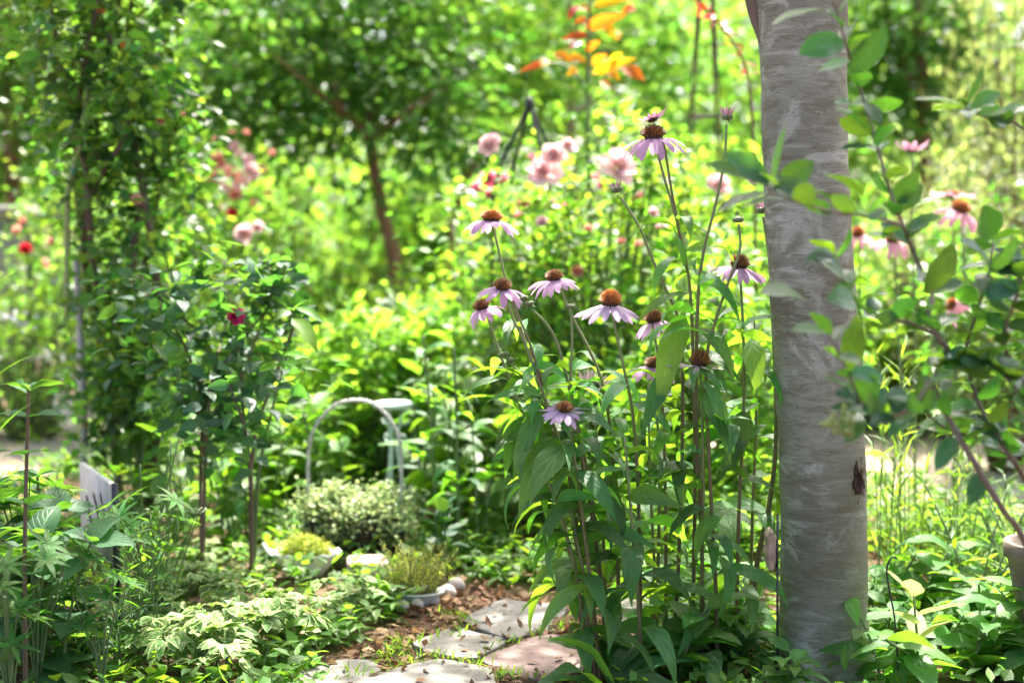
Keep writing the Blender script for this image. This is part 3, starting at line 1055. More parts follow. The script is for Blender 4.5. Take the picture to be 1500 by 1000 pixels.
def coneflower(label, Y, base_px, pts, seed, heads=(), leaves=(.2, .7, 8), Yb=None, lL=(.12, .20), sides=(), rad=(.0040, .0022), big=(), lw=(.19, .28)):
    rng = np.random.default_rng(seed)
    Yb = Y if Yb is None else Yb
    org = GX(base_px, Yb)
    root = thing('coneflower', label, 'flower', org, group=CFG)
    path = tpath(pts, Y, base_px, Yb)
    sm = MB()
    add_tube(sm, path, np.linspace(rad[0], rad[1], len(path)), 7)
    for s in sides:
        q = spline([PX(x, y, Y) for x, y in s], 12)
        add_tube(sm, q, np.linspace(.0028, .0019, 12), 6)
    sm.build('stem', M['stem_purple'], root, org)
    lf = MB()
    if leaves:
        leaves_on(lf, rng, path, leaves[0], leaves[1], int(leaves[2] * 1.3), lL, lw, 'lance', 9, (.2, .9), (1.3, 2.5), .3, 0, None, 2.4, .35, .2, taper=.35)
    for b in big:
        leaf_px(lf, b[0], b[1], Y, Y - (b[3] if len(b) > 3 else .05), b[2], 0, 'lance', b[4] if len(b) > 4 else .9, .2, None, rng, 8, .16)
    if lf.n:
        lf.build('leaves', M['leaf_cone'], root, org)
    for h in heads:
        kind, (hx, hy), r, axis = h[:4]
        kw = dict(h[4]) if len(h) > 4 else {}
        c = PX(hx, hy, Y)
        if kind == 'flower':
            flower_head(root, rng, c, axis, r * Y / FPX, org, **kw)
        else:
            bud_head(root, rng, c, axis, r * Y / FPX, org, **kw)
    return root


coneflower('tallest coneflower with drooping lilac petals and a half-open second head above it', 2.62, 1013,
           [(958, 200), (970, 250), (986, 305), (1003, 372), (1012, 440), (1016, 560), (1018, 700), (1016, 850)], 1,
           [('flower', (957, 199), 49, (-.05, -.06, 1), dict(droop=1.05, e0=.0, npet=18, tip='cone_tip_brown', cone=.33)),
            ('flower', (956, 174), 22, (-.35, .25, 1), dict(droop=-.2, e0=.25, npet=15, petal='petal_dusk', tip='cone_tip_brown', cone=.42, gaps=.15, cone_h=.3))],
           (.12, .72, 12), sides=[[(997, 350), (982, 270), (972, 210), (957, 180)]],
           big=[((1003, 455), (962, 610), 40, .06, .7), ((988, 530), (938, 642), 30, .1, .5), ((1008, 395), (1085, 478), 24, .05, 1.5), ((1005, 400), (985, 330), 22, .03, .2), ((1010, 430), (930, 480), 20, .02, 1.4), ((1016, 520), (1085, 560), 26, .05, 1.3)])
coneflower('tall stalk with one spiky dusky-petalled bud left of the grey trunk', 2.60, 1030,
           [(1064, 182), (1061, 235), (1048, 300), (1030, 372), (1022, 450), (1020, 600), (1028, 800)], 2,
           [('bud', (1065, 172), 9, (.05, .0, 1), dict(tips='petal_dusk', n_t=22, tl=1.1, spread=.45))], (.1, .62, 11),
           big=[((1020, 480), (1075, 560), 26, .05, 1.6), ((1025, 560), (1070, 680), 34, .08, 1.1)])
coneflower('leaning stalk with a bristly pinkish bud left of the tallest flower', 2.64, 985,
           [(908, 288), (935, 330), (958, 385), (978, 430), (996, 480), (1000, 600), (995, 800)], 3,
           [('bud', (904, 278), 9, (-.35, 0, 1), dict(tips='petal_dusk', n_t=14, tl=1.0, spread=.55))], (.1, .5, 9))
coneflower('stalk with one small round green bud above the flower by the trunk', 2.58, 1050,
           [(1082, 328), (1084, 365), (1070, 405), (1048, 470), (1034, 540), (1040, 700), (1048, 850)], 4,
           [('bud', (1081, 322), 9, (-.05, 0, 1), dict(tips=None))], (.1, .6, 9))
coneflower('stalk with a closed purple-tipped bud touching the trunk edge', 2.68, 1098,
           [(1118, 318), (1127, 380), (1131, 450), (1136, 560), (1136, 660), (1125, 750), (1108, 830)], 5,
           [('bud', (1116, 308), 10, (-.1, 0, 1), dict(tips='petal_dusk', n_t=16, tl=.7, spread=.2))], (.2, .65, 6), rad=(.006, .0025))
coneflower('lilac coneflower with drooping petals and rusty cone beside the trunk', 2.63, 1078,
           [(1083, 392), (1087, 450), (1090, 540), (1088, 640), (1082, 760)], 6,
           [('flower', (1083, 388), 38, (.1, -.1, 1), dict(droop=.75, e0=-.15, npet=15, tip='cone_tip_brown', cone=.36, cone_h=1.0))], (.1, .7, 9),
           big=[((1085, 480), (1140, 465), 22, .04, .8), ((1100, 495), (1108, 580), 34, .05, .7), ((1090, 600), (1075, 690), 36, .06, .7), ((1090, 560), (1140, 540), 22, .04, 1.0)])
coneflower('coneflower with bright orange dome and narrow spread pink petals', 2.60, 935,
           [(894, 446), (903, 490), (915, 545), (926, 600), (934, 700), (938, 850)], 7,
           [('flower', (894, 443), 46, (.06, -.08, 1), dict(droop=.35, e0=-.28, npet=13, tip='cone_tip', cone=.32, cone_h=1.15, petal='petal_light', curl=.35))], (.1, .66, 9),
           big=[((925, 590), (985, 640), 26, .05, 1.3)])
coneflower('lilac coneflower half hidden behind the broad hanging leaf', 2.70, 976,
           [(955, 472), (965, 530), (972, 620), (975, 760)], 8,
           [('flower', (958, 468), 36, (-.25, -.05, 1), dict(droop=.8, e0=-.2, npet=14, tip='cone_tip_brown', cone=.36, cone_h=1.0))], (.1, .6, 7))
coneflower('small lilac coneflower low behind the broad hanging leaf tip', 2.72, 962,
           [(957, 538), (962, 600), (966, 700), (964, 820)], 9,
           [('flower', (957, 534), 34, (.02, -.1, 1), dict(droop=.6, e0=-.2, npet=14, tip='cone_tip_brown', cone=.34))], (.1, .6, 6))
coneflower('fading coneflower with a few flat pale petals and brown cone', 2.58, 1026,
           [(1025, 538), (1028, 600), (1030, 700), (1028, 840)], 10,
           [('flower', (1025, 532), 42, (.05, .05, 1), dict(droop=.12, e0=-.04, npet=16, petal='petal_faded', tip='cone_tip_brown', cone=.34, gaps=.3, cone_h=1.25))], (.1, .7, 9),
           big=[((1030, 590), (1075, 665), 38, .05, 1.2)])
coneflower('lilac coneflower in the middle of the group with a dark flat cone', 2.66, 910,
           [(818, 412), (828, 440), (842, 472), (862, 510), (882, 560), (895, 640), (902, 760)], 11,
           [('flower', (812, 407), 36, (-.1, -.08, 1), dict(droop=.7, e0=-.15, npet=16, tip='cone_tip_brown', cone=.33))], (.1, .5, 9))
coneflower('broad lilac coneflower overlapping the drooping one at left of the group', 2.56, 880,
           [(736, 426), (752, 468), (770, 505), (790, 560), (806, 610), (832, 690), (858, 800)], 12,
           [('flower', (736, 420), 38, (.12, -.22, 1), dict(droop=.65, e0=-.12, npet=17, tip='cone_tip_brown', cone=.32))], (.1, .58, 11), sides=[[(795, 565), (775, 500), (760, 465), (752, 440)]],
           big=[((800, 600), (752, 705), 32, .06, 1.4), ((815, 640), (760, 760), 40, .1, 1.3)])
coneflower('lilac coneflower highest at left with reddish flat cone', 2.63, 870,
           [(721, 326), (730, 365), (738, 400), (752, 450), (772, 510), (800, 600), (832, 720)], 13,
           [('flower', (720, 320), 42, (.06, -.05, 1), dict(droop=.85, e0=.0, npet=16, tip='cone_tip', cone=.34, cone_h=.65))], (.1, .5, 9))
coneflower('lilac coneflower with hanging petals at far left of the group', 2.66, 860,
           [(712, 456), (722, 488), (735, 525), (752, 570), (785, 650), (825, 760)], 14,
           [('flower', (706, 449), 32, (-.35, -.15, 1), dict(droop=1.0, e0=-.15, npet=14, tip='cone_tip_brown', cone=.36))], (.1, .62, 10),
           big=[((765, 610), (740, 700), 26, .05, 1.2), ((780, 640), (800, 760), 30, .08, 1.0)])
coneflower('low pale lilac coneflower facing up in front of the dense leaves', 2.50, 882,
           [(829, 604), (838, 650), (848, 720), (860, 810)], 15,
           [('flower', (827, 598), 35, (.03, -.3, 1), dict(droop=.35, e0=-.02, npet=20, petal='petal_light', tip='cone_tip_brown', cone=.34, cone_h=.6))], (.08, .8, 12),
           big=[((835, 650), (775, 740), 44, .08, 1.3), ((840, 610), (905, 640), 22, .05, 1.2), ((845, 690), (900, 760), 36, .06, 1.1)])
coneflower('half-open pale coneflower with greenish centre below the orange dome', 2.68, 890,
           [(868, 572), (872, 620), (878, 700), (884, 800)], 16,
           [('flower', (868, 566), 27, (.15, -.5, .8), dict(droop=-.25, e0=.7, npet=20, petal='petal_faded', tip='cone_green', cone=.36, cone_h=.4, curl=.5))], (.1, .7, 8))
coneflower('stalk with two bristly dark buds right of the overlapping pair', 2.60, 892,
           [(778, 452), (800, 474), (815, 500), (832, 560), (850, 640), (870, 760)], 17,
           [('bud', (775, 445), 8, (-.3, 0, 1), dict(tips=None)), ('bud', (768, 436), 6, (-.2, 0, 1), dict(tips=None))], (.1, .6, 9))
coneflower('straight thin stalk with a round green bud beside the middle flower', 2.57, 900,
           [(836, 455), (838, 500), (836, 560), (846, 640), (868, 760)], 18,
           [('bud', (836, 449), 8, (0, 0, 1), dict(tips=None))], (.1, .65, 9))
coneflower('bent stalk with twin spiky buds at the left edge of the group', 2.58, 872,
           [(742, 525), (760, 545), (785, 575), (812, 625), (838, 720)], 19,
           [('bud', (738, 519), 8, (-.3, 0, 1), dict(tips=None)), ('bud', (748, 527), 7, (.1, 0, 1), dict(tips=None))], (.1, .75, 10))
coneflower('withered brown coneflower seed head low among the stems', 2.52, 875,
           [(835, 748), (845, 790), (858, 860)], 20,
           [('bud', (834, 740), 9, (-.1, -.2, 1), dict(tips='petal_faded', n_t=16, tl=.8, spread=.8))], (.1, .9, 6), lL=(.07, .12))
# leafy stalks without a flower in view
for k, (lab, Yk, bp, pts) in enumerate([
        ('flowerless leafy coneflower stalk at the front left of the group', 2.52, 862, [(780, 655), (818, 745), (848, 860)]),
        ('flowerless leafy coneflower stalk behind the hanging leaf', 2.75, 960, [(950, 560), (952, 700), (958, 820)]),
        ('flowerless leafy coneflower stalk closest to the trunk', 2.72, 1098, [(1105, 470), (1108, 600), (1102, 760)]),
        ('flowerless leafy coneflower stalk between the two stem bundles', 2.5, 940, [(915, 640), (925, 760), (935, 880)])]):
    coneflower(lab, Yk, bp, pts, 40 + k, [], (.12, 1.0, 12))
# basal clump
for k, (lab, bp, Yk, n) in enumerate([('rosette of big arching basal leaves spilling onto the pinkish flagstone', 885, 2.42, 9),
                                      ('rosette of basal leaves under the right-hand coneflower stems', 1010, 2.6, 8)]):
    rng = np.random.default_rng(60 + k)
    org = GX(bp, Yk)
    root = thing('basal_rosette', lab, 'plant', org)
    lf = MB()
    a = np.arange(n) * 2.4
    e = rng.uniform(.6, 1.1, n)
    d = np.stack([np.cos(a) * np.cos(e), np.sin(a) * np.cos(e), np.sin(e)], -1)
    P = np.zeros((n, 3)) + [0, 0, .01] + rng.normal(0, .012, (n, 3)) * [1, 1, 0]
    add_leaves(lf, P, d, UP + rng.normal(0, .2, (n, 3)), rng.uniform(.16, .25, n), rng.uniform(.045, .065, n), 'lance', 9, rng.uniform(1.2, 2.1, n), .22, .14, rng, 0)
    lf.build('leaves', M['leaf_cone'], root)

# ------------------------------------------------------------------ foreground shrub at the right
rng = np.random.default_rng(77)
FY = 2.0
org = GX(1560, FY)
fs = thing('berry_shrub', 'foreground shrub reaching in from the right with glossy dark oval leaves', 'shrub', org)
br_px = [
    [(1560, 1250), (1530, 900), (1500, 790), (1470, 748), (1417, 660), (1386, 606), (1366, 556), (1390, 520), (1372, 490), (1358, 460), (1367, 436), (1350, 400), (1332, 352), (1318, 320), (1300, 267), (1277, 187), (1258, 123), (1245, 83), (1230, 33), (1212, -40)],
    [(1560, 1200), (1545, 800), (1500, 700), (1475, 660), (1453, 626), (1432, 585), (1415, 520), (1430, 460), (1448, 400), (1455, 350)],
    [(1320, 330), (1280, 318), (1230, 312), (1180, 300), (1150, 288), (1135, 270)],
    [(1372, 490), (1330, 472), (1288, 467), (1258, 445), (1235, 410), (1222, 372)],
    [(1366, 556), (1330, 600), (1290, 612), (1262, 590), (1240, 540), (1215, 490)],
    [(1560, 600), (1530, 250), (1490, 183), (1440, 170), (1412, 158)],
    [(1560, 900), (1540, 640), (1500, 560), (1470, 500), (1490, 430), (1500, 380)],
    [(1475, 660), (1430, 640), (1390, 630), (1350, 600)],
    [(1560, 900), (1550, 700), (1520, 620), (1480, 560), (1440, 530), (1400, 540)],
]
bm = MB()
lf = MB()
paths = []
for k, b in enumerate(br_px):
    yy = FY + [0, .08, -.1, .02, -.12, .1, .05, .1, -.05][k]
    p = spline([PX(x, y, yy + .04 * math.sin(q * 1.3 + k)) for q, (x, y) in enumerate(b)], 40)
    paths.append(p)
    add_tube(bm, p, np.linspace(.0052, .0016, 40) if k < 2 or k in (6, 8) else np.linspace(.003, .0013, 40), 7)
bm.build('branches', M['stem_grey'], fs, org)
def fleaf(p0, p1, w, dY=0.0, mat=0, droop=.3, fold=.3, face=None):
    leaf_px(lf, p0, p1, FY, FY - dY, w, mat, 'oval', droop, fold, face, rng, 8, .08)
for p0, p1, w, dY, dr, fc in [
        ((1207, 14), (1130, 38), 26, .03, .4, (0, -.3, 1)), ((1238, 62), (1170, 80), 44, .02, .5, (.1, -.9, .4)), ((1246, 108), (1298, 42), 40, .02, .2, (.3, -.9, .3)),
        ((1257, 160), (1222, 152), 26, .03, .4, (0, -.5, .8)), ((1268, 190), (1222, 158), 34, .03, .3, (-.4, -.5, .8)), ((1266, 150), (1290, 182), 26, .02, .2, (.3, -.8, .4)),
        ((1284, 216), (1312, 184), 32, .03, .4, (.3, -.5, .9)), ((1284, 216), (1230, 220), 24, .02, .3, (0, -.4, 1)), ((1130, 270), (1033, 240), 32, .02, .5, (0, -.8, .5)),
        ((1128, 270), (1058, 226), 40, .04, .4, (-.2, -.9, .5)), ((1133, 272), (1152, 184), 20, .01, .2, (-.9, -.4, .2)), ((1140, 276), (1192, 236), 40, .02, .3, (.2, -.95, .3)),
        ((1128, 282), (1048, 312), 24, .03, .4, (0, -.4, 1)), ((1155, 292), (1088, 304), 18, .05, .4, (0, -.3, 1)), ((1262, 288), (1208, 256), 46, .05, .3, (0, -.2, 1)),
        ((1240, 310), (1178, 275), 34, .06, .3, (.1, -.3, 1)), ((1300, 300), (1345, 250), 36, .02, .3, (.5, -.8, .3)), ((1310, 310), (1352, 270), 30, 0, .3, (.4, -.7, .5)),
        ((1325, 350), (1367, 320), 36, .02, .5, (.2, -.6, .8)), ((1355, 430), (1396, 356), 42, .02, .3, (.3, -.9, .3)), ((1320, 360), (1270, 345), 22, .02, .8, (0, -.4, 1)),
        ((1418, 157), (1336, 146), 22, .02, .3, (0, -.3, 1)), ((1420, 158), (1468, 138), 32, .03, .3, (0, -.8, .6)), ((1448, 172), (1500, 156), 28, .03, .2, (0, -.5, .8)), ((1414, 152), (1440, 95), 18, .0, .2, (.6, -.7, .1)),
        ((1452, 352), (1440, 300), 46, .04, .2, (0, -1, .2)), ((1455, 398), (1405, 352), 44, .03, .4, (0, -.5, .8)), ((1450, 400), (1490, 345), 26, .02, .2, (.5, -.8, .3)),
        ((1236, 408), (1190, 372), 34, .05, .4, (0, -.8, .6)), ((1222, 375), (1180, 380), 26, .06, .4, (.1, -.9, .4)), ((1250, 440), (1212, 440), 44, .05, .5, (.3, -.8, .4)),
        ((1222, 380), (1245, 335), 26, .04, .2, (.6, -.8, 0)), ((1215, 490), (1155, 485), 24, .08, .4, (0, -.7, .7)), ((1180, 440), (1112, 430), 40, .1, .4, (0, -.7, .7)), ((1245, 540), (1255, 460), 36, .05, .4, (-.2, -.9, .3)),
        ((1290, 610), (1266, 560), 38, .06, .3, (0, -1, .2)), ((1290, 612), (1210, 600), 28, .08, .4, (0, -.6, .8)), ((1265, 590), (1205, 552), 26, .08, .3, (0, -.5, .8)), ((1292, 612), (1320, 575), 34, .04, .3, (.2, -.9, .3)),
        ((1340, 595), (1345, 545), 24, .02, .3, (.5, -.8, .2)), ((1340, 600), (1372, 570), 26, .02, .3, (.3, -.8, .4)), ((1448, 618), (1475, 588), 26, .02, .3, (.2, -.9, .2)), ((1340, 600), (1300, 640), 24, .03, .3, (0, -.6, .7)),
        ((1250, 600), (1240, 650), 44, .08, .4, (0, -.9, .3)), ((1400, 640), (1370, 690), 30, .05, .5, (0, -.6, .7)), ((1417, 660), (1450, 640), 22, .03, .4, (0, -.5, .8)), ((1440, 690), (1420, 740), 30, .03, .5, (0, -.7, .6))]:
    fleaf(p0, p1, w, dY, 0, dr, .3, fc)
for k, p in enumerate(paths):
    t0 = (.22, .25, .1, .1, .1, .45, .4, .1, .4)[k]
    leaves_on(lf, rng, p, t0, 1.0, (40, 36, 13, 17, 18, 13, 42, 18, 42)[k], (.038, .056), (.55, .7), 'oval', 6, (-.2, .9), (.1, .7), .28, 0, None, 2.4, .5, .08)
lf.build('leaves', M['leaf_front'], fs, org)
bb = MB()
for q in range(20):
    c = PX(1235 + rng.normal(0, 13), 612 + rng.normal(0, 9), FY - .1 + rng.normal(0, .012))
    add_lathe(bb, [(.0003, -.0038), (.003, -.002), (.0038, 0), (.003, .0026), (.0004, .0038)], c, 8, 0)
    add_tube(bb, spline([c, (c + PX(1248, 632, FY - .1)) / 2 + [0, 0, -.004], PX(1250, 640, FY - .1)], 5), .0006, 4, 0)
bb.build('flower_buds', plain_mat('pale green buds', (.2, .28, .07), (.32, .4, .13), 80), fs, org)

# ------------------------------------------------------------------ climbing rose on its arch, left
rng = np.random.default_rng(5)
VY = 4.0
org = GX(185, VY)
vr = thing('climbing_rose', 'tall dark column of climbing rose with tangled brown stems at the left', 'climber', org)
st = MB()
lf = MB()
VP = []
for k, b in enumerate([[(230, 640), (205, 560), (150, 430), (118, 330), (112, 200), (130, 60), (160, -80), (140, -260)],
                       [(225, 640), (190, 560), (160, 470), (135, 380), (125, 250), (95, 120), (75, 0), (60, -200)],
                       [(235, 640), (225, 560), (195, 430), (205, 300), (225, 200), (170, 40), (200, -60), (240, -220)],
                       [(215, 640), (190, 520), (215, 380), (245, 220), (275, 170), (300, 175)],
                       [(180, 640), (150, 520), (128, 420), (128, 300), (190, 170), (150, 30), (100, -100)],
                       [(240, 640), (235, 480), (220, 340), (200, 230), (185, 100), (195, -20), (210, -200)]]):
    p = spline([GX(b[0][0], VY)] + [PX(x, y, VY + .12 * math.sin(q * 1.1 + k * 2)) for q, (x, y) in enumerate(b[1:])], 40)
    VP.append(p)
    add_tube(st, p, np.linspace(.013, .006, 40), 7)
st.build('stems', M['stem_brown'], vr, org)
gc = MB()
add_tube(gc, spline([PX(98, 480, VY - .1), PX(99, 300, VY - .1), PX(108, 245, VY - .1), PX(122, 195, VY - .1), PX(130, 120, VY - .1)], 20), .008, 7)
gc.build('green_cane', plain_mat('green cane', (.22, .28, .08), (.34, .38, .14), 20, .5), vr, org)
ti = MB()
for q in range(3):
    c = PX(109, 247 + q * 3, VY - .1)
    a = np.linspace(0, 6.283, 13)
    add_tube(ti, np.stack([c[0] + .011 * np.cos(a), c[1] + .011 * np.sin(a), c[2] + .002 * np.sin(a)], -1), .0022, 5)
ti.build('tie', M['tie'], vr, org)
C = []
for k in range(320):
    py = rng.uniform(-330, 640)
    cx, hw = np.interp(py, [-330, -40, 60, 200, 330, 420, 560, 640], [150, 150, 155, 180, 180, 190, 195, 200]), np.interp(py, [-330, 0, 100, 200, 330, 420, 640], [330, 120, 105, 105, 95, 75, 70])
    C.append(PX(cx + np.clip(rng.normal(0, .55), -1, 1) * hw, py, VY + rng.normal(0, .16)))
for p in VP:
    leaves_on(lf, rng, p, .25, 1, 60, (.03, .05), (.5, .65), 'ovate', 3, (-.3, .7), (.1, .7), .25, 0, None, 2.4, .5, .1)
scatter(lf, rng, C[:48], (.05, .05, .05), 18, (.032, .054), (.019, .032), 'ovate', 3, (.1, .7), .25, .6, (-.6, .5), 1, .05)
scatter(lf, rng, C[48:], (.045, .05, .05), 28, (.032, .054), (.019, .032), 'ovate', 3, (.1, .7), .25, .6, (-.6, .5), 0, .05)
lf.build('foliage', [M['leaf_dark'], M['leaf_rose']], vr, org)
yl = MB()
for (px, py) in ((175, 70), (248, 138), (190, 85), (155, 20), (128, 8), (172, 65), (235, 105)):
    c = PX(px, py, VY - .2)
    add_leaves(yl, c, rand_dirs(rng, 1), up_normals(rng, 1), .035, .022, 'ovate', 3, .4)
yl.build('yellow_leaves', M['leaf_orange'], vr, org)
rb = MB()
for (px, py, r) in ((200, 292, 8), (235, 178, 6), (268, 168, 5)):
    add_rose(rb, rng, PX(px, py, VY - .2), r * VY / FPX, (.2, -.8, .5), 0)
rb.build('blossoms', M['rose_coral'], vr, org)

root = thing('bamboo_stake', 'weathered grey stake beside the climbing rose column', 'stake', GX(126, 3.9))
mb = MB()
p = spline([GX(126, 3.9) + [0, 0, -.04], PX(122, 600, 3.9), PX(116, 450, 3.93), PX(112, 380, 3.98)], 30)
rr = np.full(30, .0105)
rr[[6, 14, 22]] = .0125
add_tube(mb, p, rr, 9)
mb.build('pole', M['bamboo'], root, GX(126, 3.9))
cap = MB()
add_lathe(cap, [(.012, -.01), (.0125, 0), (.012, .01)], PX(123, 620, 3.885), 10)
cap.build('node_ring', plain_mat('tan node', (.4, .3, .12), (.5, .4, .2), 40), root, GX(126, 3.9))

# ------------------------------------------------------------------ rose bush with the single hot pink bloom
rng = np.random.default_rng(9)
RY = 3.25
org = GX(330, RY)
rr_ = thing('pink_rose_bush', 'leggy rose bush with blue-green leaves and one hot pink bloom', 'rose bush', org)
st = MB()
lf = MB()
pp = []
for b in [[(368, 830), (368, 700), (358, 620), (352, 540), (345, 470)], [(296, 830), (294, 700), (300, 600), (330, 530), (400, 440), (420, 390)],
          [(368, 830), (366, 690), (350, 600), (300, 500), (240, 440), (200, 400)], [(296, 830), (300, 660), (290, 560), (250, 470), (190, 410)],
          [(368, 830), (370, 660), (400, 560), (430, 480), (445, 455)], [(300, 700), (310, 560), (330, 470), (310, 410), (290, 390)], [(352, 560), (380, 480), (400, 420), (390, 380)],
          [(300, 640), (285, 600), (270, 590)], [(340, 580), (330, 610), (335, 650)]]:
    w = [GX(*((b[0][0], RY))) if b[0][1] > 800 else PX(*b[0], RY)] + [PX(x, y, RY + rng.normal(0, .06)) for x, y in b[1:]]
    p = spline(w, 24)
    pp.append(p)
    add_tube(st, p, np.linspace(.005, .002, 24) if b[0][1] > 800 else np.linspace(.003, .0015, 24), 7)
st.build('stems', M['stem_brown'], rr_, org)
for p in pp:
    leaves_on(lf, rng, p, .42, 1, 26, (.034, .055), (.55, .68), 'ovate', 5, (-.4, .7), (.1, .7), .25, 0, None, 2.4, .45, .08)
C = [PX(*c, RY + rng.normal(0, .09)) for c in [(200, 430), (235, 450), (275, 460), (310, 440), (350, 430), (390, 420), (410, 400), (300, 500), (340, 510), (380, 500), (250, 490), (310, 540), (350, 560), (285, 570), (300, 610), (335, 620), (280, 600), (400, 470), (345, 480), (330, 590), (260, 640), (300, 670), (345, 650), (390, 600), (420, 550), (230, 560), (200, 500), (390, 540), (260, 420), (380, 390), (420, 420)]]
scatter(lf, rng, C, (.035, .05, .03), 19, (.034, .056), (.022, .036), 'ovate', 5, (.1, .7), .25, .55, (-.5, .5), 0, .05)
lf.build('foliage', M['leaf_blue'], rr_, org)
rb = MB()
add_rose(rb, rng, PX(345, 463, RY - .08), .021, (.2, -.8, .45))
rb.build('blossom', M['rose_hot'], rr_, org)

root = thing('sapling', 'slim sapling with long yellow-green leaves glowing right of the hot pink bloom', 'sapling', GX(425, 3.3))
st = MB()
p = tpath([(432, 450), (425, 500), (404, 580), (380, 690)], 3.3, 372, 3.3)
add_tube(st, p, np.linspace(.005, .002, len(p)), 6)
st.build('stem', M['stem_green'], root, GX(425, 3.3))
lf = MB()
for p0, p1, w in (((428, 466), (466, 518), 26), ((432, 450), (478, 476), 14), ((430, 455), (455, 440), 16), ((400, 535), (475, 545), 16), ((415, 520), (455, 525), 14), ((420, 540), (470, 525), 12), ((425, 455), (400, 470), 14)):
    leaf_px(lf, p0, p1, 3.08, 3.04, w * 1.2, 0, 'lance', .6, .3, (.3, -.6, .7), rng)
lf.build('leaves', M['leaf_lime'], root, GX(425, 3.3))

# ------------------------------------------------------------------ small forked tree and its companions behind
rng = np.random.default_rng(15)


def tree(name, label, Y, base_px, limbs, r, crown_boxes, n, leafL, mat, bark, seed, per=60, sig=(.16, .16, .13)):
    rng = np.random.default_rng(seed)
    org = GX(base_px, Y)
    root = thing(name, label, 'tree', org)
    mb = MB()
    w0 = spline([org + [0, 0, -.03]] + [PX(x, y, Y) for x, y in limbs[0]], 24)
    add_tube(mb, w0, np.linspace(r, r * .72, 24), 12)
    mb.build('trunk', M[bark], root, org)
    bb = MB()
    for b in limbs[1:]:
        p = spline([PX(x, y, Y + dy) for x, y, dy in b], 18)
        add_tube(bb, p, np.linspace(r * .6, r * .15, 18), 8)
    if bb.n:
        bb.build('branches', M[bark], root, org)
    cm = MB()
    C = []
    for (cx, cy, hx, hy, k) in crown_boxes:
        for q in range(k):
            while True:
                u, v = rng.uniform(-1, 1, 2)
                if u * u + v * v < 1:
                    break
            C.append(PX(cx + u * hx, cy + v * hy, Y + rng.normal(.2, .24)))
    scatter(cm, rng, C, sig, per, leafL, (leafL[0] * .55, leafL[1] * .55), 'ovate', 2, (0, .6), .22, .6, (-.7, .4))
    cm.build('crown', M[mat], root, org)
    return root


tree('small_tree', 'small forked reddish-brown tree with a dense round crown left of centre', 6.2, 588,
     [[(580, 400), (562, 320), (545, 230), (540, 195)],
      [(540, 200, 0), (510, 170, -.1), (460, 130, -.2), (400, 80, -.3)], [(541, 198, 0), (560, 150, .1), (600, 100, .2), (640, 40, .3)],
      [(540, 200, 0), (545, 120, .15), (530, 40, .2), (520, -60, .3)], [(543, 205, 0), (600, 160, -.2), (650, 130, -.3)], [(500, 165, -.1), (480, 80, .1), (470, 0, .2)]],
     .034, [(490, 60, 230, 150, 84), (390, 130, 140, 70, 30), (600, 150, 110, 130, 32), (500, -150, 250, 150, 40)], 0, (.05, .085), 'leaf_tree', 'bark_small', 31, per=52, sig=(.15, .17, .11))
tree('slender_tree', 'slender leaning tree with a crooked pale brown stem right of the forked tree', 6.9, 655,
     [[(660, 370), (668, 310), (688, 255), (710, 205)], [(710, 210, 0), (712, 140, 0), (690, 60, .1), (660, -10, .2), (640, -90, .2)], [(700, 225, 0), (760, 140, .2), (800, 60, .3), (830, -40, .3)]],
     .026, [(720, 60, 90, 90, 30), (700, -120, 150, 110, 30), (780, 130, 60, 60, 10)], 0, (.05, .09), 'leaf_far_lime', 'bark_small', 32, per=50)
tree('grey_stemmed_tree', 'grey-stemmed tree behind the orange leaves at top centre', 7.6, 842,
     [[(840, 300), (836, 150), (834, 0), (832, -80)], [(836, 120, 0), (815, 60, .1), (795, 0, .1), (770, -80, .2)], [(836, 140, 0), (870, 90, -.1), (920, 50, .2), (980, 10, .3)], [(836, 170, 0), (880, 140, .2), (960, 90, .3)]],
     .032, [(880, 40, 110, 70, 26), (960, 80, 90, 70, 18), (840, -120, 180, 110, 34)], 0, (.05, .09), 'leaf_far', 'bark_pale', 33, per=50)
tree('olive_green_tree', 'shady olive-green tree behind the grey trunk at upper right', 8.2, 1360,
     [[(1358, 300), (1350, 150), (1345, 0)], [(1352, 160, 0), (1400, 80, 0), (1430, 0, .2)], [(1350, 150, 0), (1310, 60, 0), (1290, -30, .2)]],
     .045, [(1330, 60, 130, 110, 60), (1420, 110, 90, 70, 20), (1330, -130, 200, 100, 40)], 0, (.06, .1), 'leaf_tree', 'bark_small', 34, per=50)
tree('leafy_hedge_tree', 'pale green tree filling the gap beyond the left edge of the climbing rose', 8.5, 20,
     [[(20, 300), (10, 100), (0, -50)], [(15, 180, 0), (60, 80, 0), (80, 0, 0)]], .05, [(10, 150, 90, 150, 50), (280, 60, 90, 60, 20), (60, -80, 180, 90, 30)], 0, (.07, .11), 'leaf_far', 'bark_small', 35, per=60)

# ------------------------------------------------------------------ middle-distance bushes
def place_bush(root, px, Y, rz=0.0, label=None, scale=None):
    root.location = tuple(GX(px, Y))
    root.rotation_euler = (0, 0, rz)
    if scale:
        root.scale = scale
    if label:
        root['label'] = label
    return root


def zt(py, Y):
    return float(PX(750, py, Y)[2])


def add_blossoms(root, mats_pts, Y, seed, faces=(0, -.8, .5), name='blossom', rings=4):
    rng = np.random.default_rng(seed)
    loc = np.array(root.location)
    for mat, pts in mats_pts:
        for (px, py, d) in pts:
            mb = MB()
            yy = Y - rng.uniform(.2, .42)
            add_rose(mb, rng, PX(px, py, yy), d / 2 * yy / FPX * 1.15, np.array(faces) + rng.normal(0, .3, 3), 0, 1.0 if d > 22 else .6, rings if d > 22 else 3)
            mb.build(name, M[mat], root, loc)


